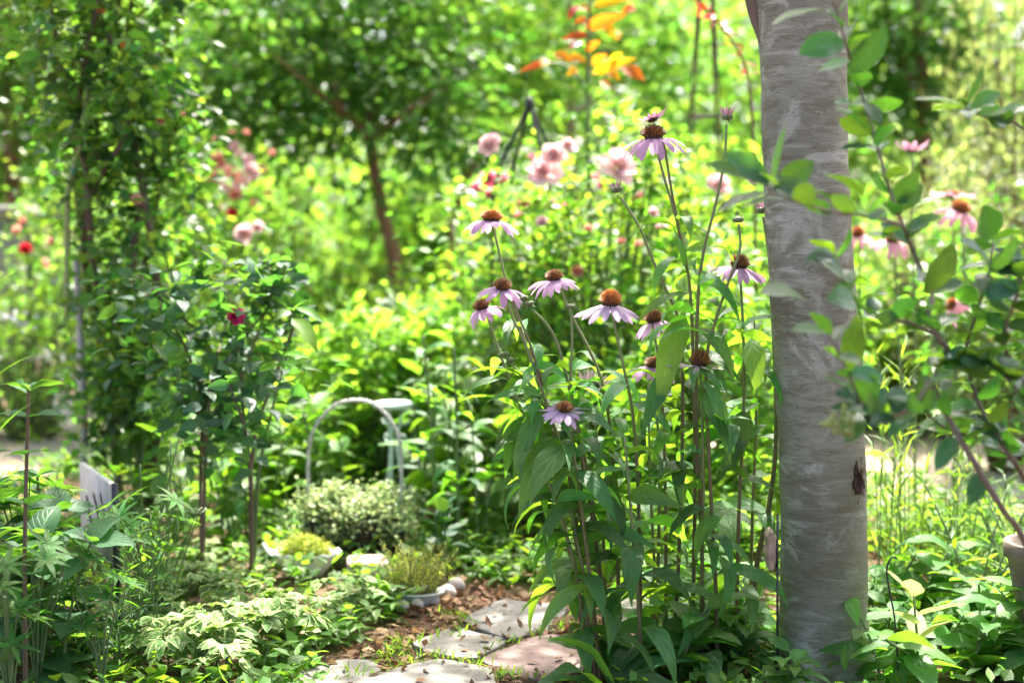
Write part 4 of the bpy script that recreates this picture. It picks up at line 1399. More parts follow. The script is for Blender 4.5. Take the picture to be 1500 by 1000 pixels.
# pale pink rose bush behind the coneflowers
rt, C, rng = make_bush('pale_rose_bush', 'rose bush', 101, (.46, .3, 1.06), 'leaf_rose', 120, 46, (.028, .05), (.018, .031), 'ovate', 3, .15, 'stem_green')
place_bush(rt, 885, 4.3, 0, 'rose bush with yellow-green leaves and large pale pink blooms behind the coneflowers')
add_blossoms(rt, [('rose_pale', [(718, 212, 34), (812, 226, 34), (832, 214, 28), (797, 252, 46), (906, 243, 50), (1052, 270, 34), (795, 326, 22), (956, 312, 18), (966, 334, 14), (1105, 262, 20)]),
                  ('rose_coral', [(862, 335, 14), (910, 355, 16), (846, 398, 22), (935, 358, 14)])], 4.3, 5)
rt, C, rng = make_bush('deep_pink_rose_bush', 'rose bush', 102, (.45, .3, .98), 'leaf_rose', 60, 36, (.03, .05), (.018, .03), 'ovate', 2, .18, 'stem_green')
place_bush(rt, 790, 4.95, 0, 'rose bush with clusters of deep pink blooms behind the pale pink one')
add_blossoms(rt, [('rose_pink', [(697, 278, 22), (715, 262, 24), (735, 262, 20), (718, 285, 18), (765, 300, 22), (806, 300, 18), (826, 304, 18), (885, 270, 22), (935, 290, 20), (760, 318, 16), (873, 262, 18), (940, 262, 16), (778, 232, 14)])], 4.75, 6, rings=4)
rt, C, rng = make_bush('green_rose_bush', 'bush', 103, (.34, .28, .78), 'leaf_mid', 60, 34, (.03, .055), (.018, .033), 'ovate', 3, .17, 'stem_green')
place_bush(rt, 1010, 3.9, 0, 'dense mid-green bush low behind the right-hand coneflowers')
c2 = copy_tree(rt)
place_bush(c2, 905, 3.7, 2.1, 'low dense green bush behind the middle coneflower stems', (.8, .8, .62))
c2 = copy_tree(rt)
place_bush(c2, 1120, 4.6, 3.6, 'green bush peeping out just left of the grey trunk', (.9, .9, 1.1))

# lime perennials
rt, C, rng = make_bush('lime_perennial', 'perennial', 110, (.26, .24, .55), 'leaf_lime', 44, 38, (.04, .085), (.016, .03), 'lance', 3, .15, 'stem_green', elev=(-.2, .8))
place_bush(rt, 560, 4.5, 0, 'bright lime perennial clump right behind the twisted wire handle')
for px, Y, rz, sc, lab in [(650, 4.7, 1.2, (1, 1, 1.02), 'bright lime perennial clump behind the pale green iron stand'), (480, 4.9, 2.5, (.9, .9, .8), 'lime perennial clump left of the wire handle'),
                           (725, 4.9, 3.8, (.9, .9, 1.0), 'lime perennial clump behind the leftmost coneflower'), (610, 5.4, 5.0, (1.1, 1.1, 1.05), 'lime perennial clump standing under the forked tree'),
                           (420, 4.2, .6, (.8, .8, .6), 'lime clump between the rose bush stems and the wire handle')]:
    place_bush(copy_tree(rt), px, Y, rz, lab, sc)
wf = thing('white_flower_spikes', 'wispy plant with tiny white flowers on top of the lime clumps', 'plant', GX(578, 4.8))
st, fl = MB(), MB()
rng = np.random.default_rng(8)
for k in range(9):
    p = spline([GX(578 + rng.normal(0, 14), 4.8), PX(578 + rng.normal(0, 16), 500, 4.8), PX(578 + rng.normal(0, 16), 432 + rng.uniform(0, 30), 4.8)], 8)
    add_tube(st, p, .0016, 4)
    fl = MB()
    scatter(fl, rng, [p[-1]], .006, 7, (.010, .016), (.008, .012), 'oval', 2)
    fl.build('flower_spray', M['white_petal'], wf, GX(578, 4.8))
st.build('stems', M['stem_green'], wf, GX(578, 4.8))
wf2 = copy_tree(wf)
wf2.location = tuple(GX(705, 4.9))
wf2.scale = (1.3, 1.3, 1.22)
wf2['label'] = 'wispy plant with tiny white flowers left of the highest left coneflower stem'

# far lime shrubs under and beside the trees
rt, C, rng = make_bush('lime_shrub', 'shrub', 120, (.85, .6, 1.2), 'leaf_far_lime', 64, 60, (.05, .11), (.028, .06), 'ovate', 2, .13)
place_bush(rt, 450, 7.6, 0, 'glowing yellow-green shrub behind the forked tree trunk, left side')
for px, Y, rz, sc, lab in [(620, 8.3, 2.0, (.9, .9, 1.0), 'glowing yellow-green shrub between the two slim tree trunks'), (340, 8.6, 4.0, (.9, .9, .95), 'yellow-green shrub behind the coral rose bush'),
                           (1040, 8.8, 1.0, (1.2, 1, 1.05), 'pale sunlit shrub seen through the thin wire obelisk'), (760, 8.0, 5.1, (.9, .9, .85), 'yellow-green shrub behind the deep pink roses'),
                           (1290, 6.6, 2.6, (.8, .8, .75), 'yellow-green shrub just right of the grey trunk')]:
    place_bush(copy_tree(rt), px, Y, rz, lab, sc)

rt, C, rng = make_bush('coral_rose_bush', 'rose bush', 121, (.36, .3, 1.1), 'leaf_rose', 50, 32, (.03, .055), (.02, .034), 'ovate', 2, .2, 'stem_green')
place_bush(rt, 345, 5.9, 0, 'rose bush crowded with coral and peach blooms right of the climbing rose')
add_blossoms(rt, [('rose_coral', [(318, 232, 22), (312, 262, 24), (340, 256, 26), (325, 240, 18), (345, 285, 22), (300, 268, 16), (340, 195, 12)]),
                  ('rose_coral', [(385, 250, 16), (392, 285, 14), (372, 300, 18), (328, 305, 16), (300, 300, 14), (398, 225, 14), (312, 205, 14), (360, 195, 12)]),
                  ('rose_pale', [(368, 250, 24), (352, 268, 24), (330, 250, 20), (345, 215, 18), (365, 236, 20), (374, 262, 20), (328, 275, 18), (352, 226, 18)]), ('rose_red', [(342, 314, 20), (262, 355, 18), (275, 348, 14)])], 5.8, 7)
rt2, C, rng = make_bush('dusky_rose_bush', 'rose bush', 122, (.2, .2, .9), 'leaf_rose', 20, 26, (.03, .05), (.02, .03), 'ovate', 2, .2, 'stem_green')
place_bush(rt2, 360, 5.0, 0, 'small rose bush with two dusty pink blooms above the leggy rose')
add_blossoms(rt2, [('rose_pale', [(358, 342, 28), (376, 333, 22)])], 4.95, 8)
rt3, C, rng = make_bush('red_rose_bush', 'rose bush', 123, (.2, .2, .95), 'leaf_rose', 26, 26, (.03, .05), (.02, .03), 'ovate', 2, .22, 'stem_green')
place_bush(rt3, 45, 5.6, 0, 'rose bush with a few red blooms at the left edge')
add_blossoms(rt3, [('rose_red', [(38, 366, 20)]), ('rose_coral', [(70, 384, 18), (34, 326, 18), (25, 338, 14), (75, 352, 12)])], 5.5, 9)

mf, C, rng = make_bush('meadow_flower_clump', 'flowers', 124, (.42, .35, .58), 'leaf_far_lime', 50, 30, (.04, .07), (.012, .02), 'lance', 2, .2, 'stem_green', elev=(0, 1.1))
place_bush(mf, 45, 5.4, 0, 'pale airy clump dotted with white and lilac flowers at the left edge')
for k in range(46):
    fl = MB()
    scatter(fl, rng, [[rng.uniform(-.4, .4), rng.uniform(-.35, .1), rng.uniform(.15, .6)]], .012, 6, (.02, .03), (.014, .02), 'oval', 2)
    fl.build('flower', M['lilac_petal' if rng.random() < .3 else 'white_petal'], mf)
db, C, rng = make_bush('dark_bush', 'shrub', 125, (.3, .25, .52), 'leaf_dark', 40, 44, (.03, .05), (.016, .026), 'oval', 2, .2)
place_bush(db, 470, 5.6, 0, 'low dark bush added for the shaded hollow under the forked tree')  # dark leaves stand in for the shade below the crown
db2 = copy_tree(db)
place_bush(db2, 1475, 4.7, 2.0, 'dark olive shrub at the right edge behind the leafy branch', (1.1, 1.1, 1.65))
gp, C, rng = make_bush('golden_plume_shrub', 'shrub', 126, (.4, .4, 1.1), 'leaf_gold', 60, 46, (.03, .05), (.014, .022), 'oval', 2, .16, elev=(0, 1.0))
place_bush(gp, 1410, 5.4, 0, 'cream and gold plumed shrub behind the pink coneflowers at right')
g2 = copy_tree(gp)
place_bush(g2, 1495, 6.4, 1.7, 'tall creamy plumed shrub in the upper right corner', (1.0, 1.0, 2.05))
gu, C, rng = make_bush('green_shrub', 'shrub', 127, (.45, .4, .85), 'leaf_far', 60, 46, (.04, .07), (.02, .035), 'ovate', 2, .2)
place_bush(gu, 1330, 5.9, 0, 'mid-green shrub between the grey trunk and the golden plumes')
place_bush(copy_tree(gu), 1180, 7.0, 2.2, 'mid-green shrub hidden mostly behind the grey trunk', (1, 1, 1))
place_bush(copy_tree(gu), 230, 6.6, 4.1, 'mid-green shrub glimpsed through the climbing rose', (1, 1, 1.1))
rl, C, rng = make_bush('low_lime_clump', 'perennial', 128, (.3, .28, .4), 'leaf_lime', 44, 30, (.035, .065), (.015, .026), 'lance', 3, .2, 'stem_green', elev=(-.2, .9))
place_bush(rl, 1330, 5.8, 0, 'sunny lime clump just right of the grey trunk at mid height', (1.3, 1, 1.4))
for px, Y, rz, sc, lab in [(1440, 5.9, 2, (1.3, 1, 1.5), 'sunny lime clump behind the dense right-hand leaves'), (1250, 5.7, 1, (1, 1, 1.5), 'sunny lime clump directly behind the grey trunk'), (1400, 3.45, 4, (.5, .5, .4), 'small lime clump on the near edge of the sandy path'),
                           (1120, 3.6, 5, (.8, .8, .7), 'lime clump left of the trunk behind the wooden plaque'), (1000, 3.35, 3, (.7, .7, .5), 'low lime clump behind the coneflower stems')]:
    place_bush(copy_tree(rl), px, Y, rz, lab, sc)

# pink coneflowers farther back at the right
for k, (lab, Y, px, pts, head, r, ax, kw) in enumerate([
        ('distant bright pink coneflower with orange dome beside the round lime leaf', 3.9, 1420, [(1408, 320), (1414, 420), (1420, 560)], (1407, 306), 40, (.35, -.3, 1), dict(droop=.9, e0=-.1, petal='petal_pink')),
        ('distant flat pink coneflower above the orange-domed one', 4.1, 1396, [(1395, 290), (1398, 420), (1398, 560)], (1395, 284), 30, (0, 0, 1), dict(droop=.2, e0=.1, petal='petal_pink', cone_h=.3)),
        ('distant dusky coneflower opening upwards behind the leafy branch', 3.9, 1340, [(1336, 228), (1336, 320), (1340, 500)], (1335, 220), 26, (0, 0, 1), dict(droop=-.2, e0=.45, petal='petal_dusk', cone_h=.4)),
        ('distant pink coneflower half hidden by the right-hand branch', 3.8, 1318, [(1310, 356), (1314, 450), (1318, 560)], (1307, 350), 34, (.1, -.3, 1), dict(droop=.7, e0=-.1, petal='petal_pink')),
        ('distant pink coneflower at the right edge of the grey trunk', 3.9, 1262, [(1258, 350), (1260, 450), (1262, 560)], (1256, 342), 32, (-.1, -.2, 1), dict(droop=1.0, e0=-.1, petal='petal_pink')),
        ('low distant coneflower turned sideways with reddish orange cone', 3.7, 1400, [(1396, 450), (1400, 520), (1400, 600)], (1394, 446), 28, (-.9, -.2, .5), dict(droop=.8, e0=-.1, petal='petal_pink'))]):
    rng = np.random.default_rng(300 + k)
    org = GX(px, Y)
    root = thing('coneflower', lab, 'flower', org, group='pink coneflowers beyond the leafy branch')
    sm = MB()
    p = tpath(pts, Y, px, Y, 16)
    add_tube(sm, p, np.linspace(.004, .0025, 16), 6)
    sm.build('stem', M['stem_green'], root, org)
    lf = MB()
    leaves_on(lf, rng, p, .15, .7, 7, (.09, .14), (.24, .32), 'lance', 5, (.2, .8), (1.0, 1.9), .22)
    lf.build('leaves', M['leaf_mid'], root, org)
    flower_head(root, rng, PX(*head, Y), ax, r * Y / FPX, org, tip='cone_tip', npet=14, **kw)

# orange spray
rng = np.random.default_rng(44)
OY = 4.45
org = GX(862, OY)
root = thing('orange_leaved_shoot', 'tall green cane with glowing orange and yellow young leaves at top centre', 'shrub', org)
st = MB()
p = spline([org, PX(866, 500, OY), PX(864, 330, OY), PX(861, 180, OY), PX(862, 60, OY), PX(866, -60, OY)], 30)
add_tube(st, p, np.linspace(.009, .005, 30), 7)
for b in ([(861, 140), (840, 100), (800, 92)], [(861, 150), (890, 110), (935, 95)], [(862, 60), (880, 35), (915, 25)], [(862, 70), (845, 40), (840, 10)], [(861, 200), (890, 170), (925, 145)]):
    add_tube(st, spline([PX(x, y, OY) for x, y in b], 8), .003, 5)
st.build('cane', M['stem_green'], root, org)
lf = MB()
for p0, p1, w, m in [((857, 42), (918, 22), 20, 0), ((883, 33), (903, 60), 16, 0), ((847, 10), (866, 16), 14, 0), ((870, 8), (922, 0), 18, 0), ((868, 108), (932, 86), 18, 0), ((912, 98), (945, 120), 22, 0), ((893, 105), (908, 118), 14, 0),
                     ((800, 92), (760, 106), 12, 1), ((803, 88), (790, 100), 14, 0), ((812, 78), (838, 92), 16, 0), ((832, 84), (860, 92), 16, 0), ((862, 52), (822, 58), 14, 1), ((852, 62), (830, 74), 12, 1), ((846, 8), (832, 30), 12, 1), ((905, 45), (903, 62), 12, 0),
                     ((868, 95), (890, 80), 16, 0), ((858, 75), (880, 60), 14, 0), ((930, 10), (910, 20), 14, 0), ((845, 100), (830, 112), 13, 0), ((895, 92), (912, 78), 14, 0), ((880, 118), (896, 128), 12, 0), ((862, 30), (840, 34), 13, 0),
                     ((780, 148), (795, 154), 12, 2), ((803, 150), (822, 168), 16, 2), ((860, 120), (862, 136), 12, 2), ((885, 160), (905, 150), 12, 2), ((905, 165), (930, 145), 12, 2), ((870, 172), (885, 160), 12, 2), ((845, 165), (828, 178), 12, 2), ((870, 190), (890, 196), 12, 2), ((865, 215), (845, 222), 12, 2)]:
    leaf_px(lf, p0, p1, OY, OY - .03, w * 1.05, m, 'ovate', .4, .25, (rng.normal(0, .3), -1, .35), rng)
lf.build('leaves', [M['leaf_orange'], M['leaf_red'], M['leaf_lime']], root, org)

# shoot with dark red leaves beside the trunk
org = GX(1100, 4.4)
root = thing('red_leaved_shoot', 'thin arching shoot with small dark red leaves just left of the trunk top', 'shrub', org)
st, lf = MB(), MB()
p = spline([org, PX(1106, 400, 4.4), PX(1104, 220, 4.4), PX(1095, 110, 4.4), PX(1065, 50, 4.4), PX(1030, 10, 4.4), PX(1000, -20, 4.4)], 30)
add_tube(st, p, np.linspace(.006, .003, 30), 6)
st.build('stem', M['stem_brown'], root, org)
leaves_on(lf, rng, p, .5, 1, 34, (.03, .055), (.3, .5), 'ovate', 3, (-.4, .6), (.2, .9), .3)
lf.build('leaves', M['leaf_red'], root, org)

# wire obelisks
def obelisk(label, px, Y, prof, rod, bars, mat, knob=None, rz=.5):
    org = GX(px, Y)
    root = thing('garden_obelisk', label, 'plant support', org)
    fr, rg_ = MB(), MB()
    for q in range(4):
        a = rz + q * math.pi / 2
        p = spline([[org[0] + w * math.cos(a), Y + w * math.sin(a), z] for w, z in prof], 20)
        add_tube(fr, p, rod, 6)
    fr.build('legs', M[mat], root, org)
    for zb in bars:
        rg_ = MB()
        w = np.interp(zb, [z for _, z in prof], [w for w, _ in prof])
        pts = [[org[0] + w * math.cos(rz + q * math.pi / 2), Y + w * math.sin(rz + q * math.pi / 2), zb] for q in range(5)]
        for q in range(4):
            add_tube(rg_, np.array([pts[q], pts[q + 1]]), rod * .8, 6)
        rg_.build('crossbar', M[mat], root, org)
    if knob:
        kb = MB()
        add_lathe(kb, [(.002, -.02), (.012, -.015), (.016, 0), (.014, .012), (.006, .024), (.001, .028)], [org[0], Y, prof[-1][1] + .01], 14)
        kb.build('finial', M[mat], root, org)


obelisk('tall thin rusty wire obelisk rising left of the trunk', 1026, 4.9, [(.17, 0), (.105, .7), (.064, 1.19), (.03, 1.6), (.006, 1.95)], .0045, (.45, .85, 1.19, 1.6), 'rusty_metal')
obelisk('black obelisk with a round finial poking above the pale pink roses', 775, 4.4, [(.13, 0), (.13, .8), (.11, .98), (.05, 1.1), (.008, 1.18)], .006, (.35, .72), 'black_metal', True)

# low grey wall at the left edge
root = thing('garden_wall', 'short dark grey wall end behind the red roses at the left edge', 'wall', GX(-20, 6.9))
mb = MB()
add_box(mb, (0, 0, .42), (.42, .22, .84), 0, 0, .01)
mb.build('wall', M['wall_grey'], root)
mb = MB()
add_box(mb, (0, 0, .875), (.48, .28, .06), 0, 0, .012)
mb.build('coping', M['wall_grey'], root)
#=NEAR=
# ------------------------------------------------------------------ basket, dishes, stones
rng = np.random.default_rng(50)
BY = 3.5
org = GX(520, BY)
root = thing('wire_basket', 'dark trough basket with a tall twisted silver wire handle', 'basket', org)
mb = MB()
w, d, h = .125, .075, .085
for zz in np.linspace(.03, h + .03, 5):
    a = np.linspace(0, 2 * np.pi, 33)
    add_tube(mb, np.stack([w * (1 + .12 * zz) * np.cos(a), d * np.sin(a), zz + 0 * a], -1), .0022, 5)
for q in range(22):
    a = q * 2 * np.pi / 22
    add_tube(mb, np.array([[w * .98 * math.cos(a), d * .98 * math.sin(a), .02], [w * 1.02 * math.cos(a), d * 1.02 * math.sin(a), h + .035]]), .0016, 5)
mb.build('body', M['black_metal'], root)
mb = MB()
add_lathe(mb, [(.002, .02), (.95, .02), (.97, .1), (.002, .105)], (0, 0, 0), 28, 0, w, d)
mb.build('soil', M['soil'], root)
hd = MB()
hp = np.array([PX(462, 720, BY), PX(452, 665, BY), PX(462, 625, BY), PX(490, 594, BY), PX(522, 586, BY), PX(552, 594, BY), PX(578, 625, BY), PX(588, 665, BY), PX(588, 740, BY)]) - org
hp[0] = [-.115, 0, .1]
hp[-1] = [.115, 0, .1]
p = spline(hp, 90)
t = unit(np.gradient(p, axis=0))
u = np.cross(t, [0, 1, 0])
for k in range(3):
    a = np.arange(90) * .5 + k * 2.094
    add_tube(hd, p + u * (.0034 * np.cos(a))[:, None] + np.array([0, 1, 0]) * (.0034 * np.sin(a))[:, None], .0021, 6)
hd.build('handle', M['grey_wire'], root)
pl = thing('trailing_wire_plant', 'mound of tiny cream-rimmed leaves spilling over the wire basket', 'plant', org)
lf, st = MB(), MB()
C = []
for k in range(120):
    a = rng.uniform(0, 6.28)
    r = math.sqrt(rng.uniform(0, 1))
    z = .085 + .075 * math.sqrt(max(0, 1 - r * r)) + rng.uniform(-.06, .015)
    if r > .8:
        z = rng.uniform(.05, .16)
    C.append([.145 * r * math.cos(a) + .005, .10 * r * math.sin(a), z])
C = np.array(C)
for c in C[::2]:
    add_tube(st, spline([[c[0] * .3, c[1] * .3, .1], [c[0] * .8, c[1] * .8, c[2] + .02], c], 6), .0008, 4)
st.build('stems', M['stem_brown'], pl)
scatter(lf, rng, C, (.018, .018, .016), 34, (.009, .014), (.009, .013), 'oval', 3, (0, .5), .2, .6, (-.6, .7))
lf.build('foliage', M['leaf_wire'], pl)

root = thing('wooden_plinth', 'mossy timber plank under the wire basket', 'plank', GX(535, 3.44))
mb = MB()
add_box(mb, (0, 0, .012), (.14, .09, .03), .1, 0, .004)
mb.build('plank', M['wood_dark'], root)
root = thing('brick', 'pale pink brick standing between the two planted dishes', 'brick', GX(540, 3.27))
mb = MB()
add_box(mb, (0, 0, .026), (.10, .08, .058), .12, 0, .005)
mb.build('block', M['brick'], root)

# scalloped dish
DY = 3.32
org = GX(447, DY)
root = thing('scalloped_dish', 'white china dish with a wavy scalloped rim left of the wire basket', 'dish', org)
mb = MB()


def scal(r, z, a, q):
    f = np.clip((q - .35) / .3, 0, 1) * (1 - np.clip((q - .68) / .3, 0, 1) * .3)
    return r * (1 + .025 * np.cos(13 * a)[None] * f), z + .0038 * np.cos(13 * a)[None] * f


add_lathe(mb, [(.002, .0), (.040, .0), (.046, .006), (.062, .028), (.078, .05), (.085, .056), (.086, .060), (.080, .058), (.070, .048), (.052, .022), (.002, .02)], (0, 0, 0), 96, 0, 1.0, .62, wob=scal)
mb.build('bowl', M['glaze_white'], root)
mb = MB()
add_lathe(mb, [(.002, .048), (.064, .046), (.066, .044)], (0, 0, 0), 30, 0, 1.0, .62)
mb.build('soil', M['soil'], root)
mb = MB()
add_tube(mb, spline([[-.078, 0, .052], [-.09, .01, .058], [-.098, .015, .068], [-.102, .018, .074]], 10), np.linspace(.007, .004, 10), 10)
mb.build('handle', M['glaze_white'], root)
pl = thing('sedum_mound', 'mound of chartreuse sedum filling the scalloped dish', 'plant', org + [0, 0, .046])
lf = MB()
rng = np.random.default_rng(51)
for k in range(150):
    a, r = rng.uniform(0, 6.28), math.sqrt(rng.uniform(0, 1))
    P0 = np.array([.062 * r * math.cos(a), .036 * r * math.sin(a), 0])
    hgt = .022 + .035 * (1 - r * r) * rng.uniform(.6, 1.1)
    tip = P0 * 1.15 + [0, 0, hgt]
    q = spline([P0, (P0 + tip) / 2 + rng.normal(0, .004, 3), tip], 8)
    leaves_on(lf, rng, q, .2, 1, 13, (.008, .013), (.3, .4), 'oval', 2, (.1, 1.0), (-.2, .4), .1, 0, None, 2.4, .3, 0)
lf.build('foliage', M['leaf_sedum'], pl)

# grey oval pot
PY_ = 3.06
org = GX(612, PY_)
root = thing('oval_pot', 'low grey oval pot with a flared rim beside the flagstones', 'pot', org)
mb = MB()
add_lathe(mb, [(.002, .0), (.042, .0), (.046, .004), (.054, .030), (.058, .042), (.066, .046), (.067, .052), (.060, .053), (.053, .046), (.046, .02), (.002, .018)], (0, 0, 0), 48, 0, 1.0, .72)
for q in range(len(mb.V)):
    mb.V[q] = mb.V[q] * [.88, .88, .66]
mb.build('bowl', M['glaze_grey'], root)
mb = MB()
add_lathe(mb, [(.002, .028), (.042, .026), (.043, .025)], (0, 0, 0), 30, 0, 1.0, .72)
mb.build('soil', M['soil'], root)
pl = thing('needle_sedum', 'upright tuft of yellow-green needle stems growing in the grey oval pot', 'plant', org + [-.004, 0, .026])
lf, st = MB(), MB()
rng = np.random.default_rng(52)
for k in range(130):
    a, r = rng.uniform(0, 6.28), math.sqrt(rng.uniform(0, 1))
    P0 = np.array([.044 * r * math.cos(a), .03 * r * math.sin(a), 0])
    tip = P0 * 1.75 + [rng.normal(0, .016), rng.normal(0, .012), rng.uniform(.05, .115)]
    q = spline([P0, (P0 + tip) / 2 + rng.normal(0, .004, 3), tip], 10)
    add_tube(st, q, .0007, 4)
    leaves_on(lf, rng, q, .1, 1, 22, (.007, .013), (.16, .22), 'lance', 2, (.3, 1.1), (-.2, .4), .1, 0, None, 2.4, .3, 0)
st.build('stems', M['stem_green'], pl)
lf.build('needles', M['leaf_needle'], pl)

# cement balls
rng = np.random.default_rng(53)
for (px, py, r, lab) in ((633, 880, .0145, 'round pinkish cement ball at the front of the oval pot'), (655, 871, .0165, 'pinkish cement ball at right of the oval pot, touching the front one'),
                         (668, 860, .0165, 'greyer cement ball farthest right by the oval pot'), (611, 886, .0125, 'small cement ball tucked under the oval pot rim'), (589, 889, .013, 'cement ball half hidden by leaves at left of the oval pot')):
    c = GP(px, py + 9)
    r *= 1.2
    mb = MB()
    th = np.linspace(.06, np.pi - .06, 13)
    add_lathe(mb, [(r * math.sin(t), -r * math.cos(t)) for t in th], (0, 0, 0), 24, wob=lambda rr, z, a, q: (rr * (1 + .03 * np.sin(3 * a + 4 * q)), z))
    o = mb.build('stone_ball', M['ball'])
    o.location = (float(c[0]), float(c[1]), r * .92)
    tag(o, lab, 'ball', 'cement balls around the oval pot')

# pale green iron stand
org = GX(577, 3.95)
root = thing('plant_stand', 'pale green iron plant stand with scrolls, behind the twisted handle', 'plant stand', org)
zt_ = float(PX(577, 592, 3.95)[2])
mb = MB()
add_lathe(mb, [(.002, zt_ + .004), (.05, zt_ + .006), (.056, zt_ + .003), (.056, zt_ - .006), (.05, zt_ - .009), (.002, zt_ - .008)], (0, 0, 0), 36)
mb.build('top_plate', M['mint_metal'], root)
for q in range(3):
    a = q * 2.0944 + .3
    c_, s_ = math.cos(a), math.sin(a)
    lg = MB()
    add_tube(lg, spline([[c_ * r, s_ * r, z] for r, z in ((.034, zt_ - .009), (.018, zt_ - .06), (.012, zt_ * .6), (.03, zt_ * .3), (.07, .0))], 20), .0045, 8)
    lg.build('leg', M['mint_metal'], root)
    sc = MB()
    tt = np.linspace(0, 5.2, 28)
    rr = np.linspace(.022, .008, 28)
    add_tube(sc, np.stack([c_ * (.036 + rr * np.cos(tt + 1)), s_ * (.036 + rr * np.cos(tt + 1)), zt_ - .045 + rr * np.sin(tt + 1)], -1), .0035, 7)
    tt = np.linspace(0, 5.2, 28)
    rr = np.linspace(.015, .006, 28)
    add_tube(sc, np.stack([c_ * (.026 + rr * np.cos(tt + 3)), s_ * (.026 + rr * np.cos(tt + 3)), zt_ - .095 + rr * np.sin(tt + 3)], -1), .003, 7)
    sc.build('scroll', M['mint_metal'], root)

# white board on a dark stake
BL, BR = PX(123, 779, 3.13), PX(169, 819, 2.87)
dv = BR - BL
ln = math.hypot(dv[0], dv[1])
rz = math.atan2(dv[1], dv[0])
org = np.array([(BL[0] + BR[0]) / 2, (BL[1] + BR[1]) / 2, 0])
root = thing('sign_board', 'white board with slanted black strokes turned almost edge-on among the leaves', 'sign', org, rz)
mb = MB()
zb = (BL[2] + BR[2]) / 2
zb -= .012
add_box(mb, (0, 0, zb + .085), (ln, .012, .17), 0, 0, .002)
mb.build('panel', M['paint_white'], root)
mb = MB()
add_box(mb, (ln / 2 + .009, .0, .15), (.012, .012, .32), 0, 0, .002)
mb.build('stake', M['black_metal'], root)
mb = MB()
for (x, z, l, an, w) in ((.02, .10, .07, -.7, .012), (.05, .075, .08, -.65, .013), (.03, .05, .06, -.6, .011), (.075, .115, .05, -.9, .010), (-.06, .09, .05, -.7, .010), (-.04, .06, .06, -.65, .011)):
    c_, s_ = math.cos(an), math.sin(an)
    q = np.array([[-l / 2, -w / 2], [l / 2, -w / 3], [l / 2, w / 3], [-l / 2, w / 2]])
    V = np.stack([x + q[:, 0] * c_ - q[:, 1] * s_, np.full(4, -.0075), zb + z + q[:, 0] * s_ + q[:, 1] * c_], -1)
    V2 = V.copy()
    V2[:, 1] = -.0085
    mb.add(np.concatenate([V, V2]), np.array([[4, 5, 6, 7], [0, 1, 5, 4], [1, 2, 6, 5], [2, 3, 7, 6], [3, 0, 4, 7]]))
mb.build('lettering', M['ink'], root, smooth=False)

# wooden plaque on a black rod
org = GX(1139, 2.5)
root = thing('wooden_plaque', 'small weathered wooden plaque seen edge-on against a thin black rod by the trunk', 'plaque', org)
mb = MB()
add_tube(mb, np.array([org + [0, 0, -.03], PX(1139, 752, 2.5)]), .0022, 8)
mb.build('rod', M['black_metal'], root, org)
mb = MB()
cz = float(PX(1127, 803, 2.5)[2])
cx = float(PX(1128, 803, 2.5)[0])
prof = [(-.004, -.052), (.004, -.050), (.009, -.03), (.009, .0), (.009, .036), (.003, .053), (-.004, .050), (-.010, .035), (-.009, .004), (-.012, -.01), (-.008, -.034)]
P2 = np.array([[cx + x * .75, 0, cz + z * .68] for x, z in prof])
k = len(prof)
A, B = P2.copy(), P2.copy()
A[:, 1], B[:, 1] = 2.48, 2.52
A2 = A + (np.array([cx, 2.48, cz]) - A) * [.14, 0, .05] - [0, .004, 0]
mb.add(np.concatenate([A2, A, B]), [np.array([[j, (j + 1) % k, k + (j + 1) % k, k + j] for j in range(k)] + [[k + j, k + (j + 1) % k, 2 * k + (j + 1) % k, 2 * k + j] for j in range(k)]), np.arange(k)[None], (2 * k + np.arange(k))[::-1][None]])
mb.build('block', M['wood_tan'], root, org, smooth=False)
mb = MB()
add_box(mb, (cx + .0095, 2.5, cz - .005), (.004, .034, .05), 0, 0, .001)
mb.build('backing', M['black_metal'], root, org)

# wire hook
org = GX(1318, 2.45)
root = thing('wire_hook', 'thin dark wire stake with a bent top right of the trunk foot', 'stake', org)
mb = MB()
add_tube(mb, spline([org + [0, 0, -.02], PX(1312, 920, 2.45), PX(1302, 860, 2.45), PX(1299, 838, 2.45), PX(1301, 824, 2.45), PX(1308, 815, 2.45), PX(1314, 818, 2.45)], 30), .0017, 7)
mb.build('wire', M['black_metal'], root, org)

# tall clay pot at the right edge
org = GX(1528, 2.6)
root = thing('clay_pot', 'tall weathered clay pot cut by the right edge of the photo', 'pot', org)
mb = MB()
z1 = float(PX(1500, 792, 2.6)[2])
add_lathe(mb, [(.002, 0), (.030, 0), (.034, .01), (.050, z1 * .45), (.066, z1 * .78), (.070, z1 * .86), (.077, z1 * .88), (.078, z1 * .99), (.074, z1), (.066, z1 * .99), (.062, z1 * .85), (.002, z1 * .83)], (0, 0, 0), 40)
mb.build('body', M['clay'], root)

# ------------------------------------------------------------------ front left planting
rng = np.random.default_rng(70)


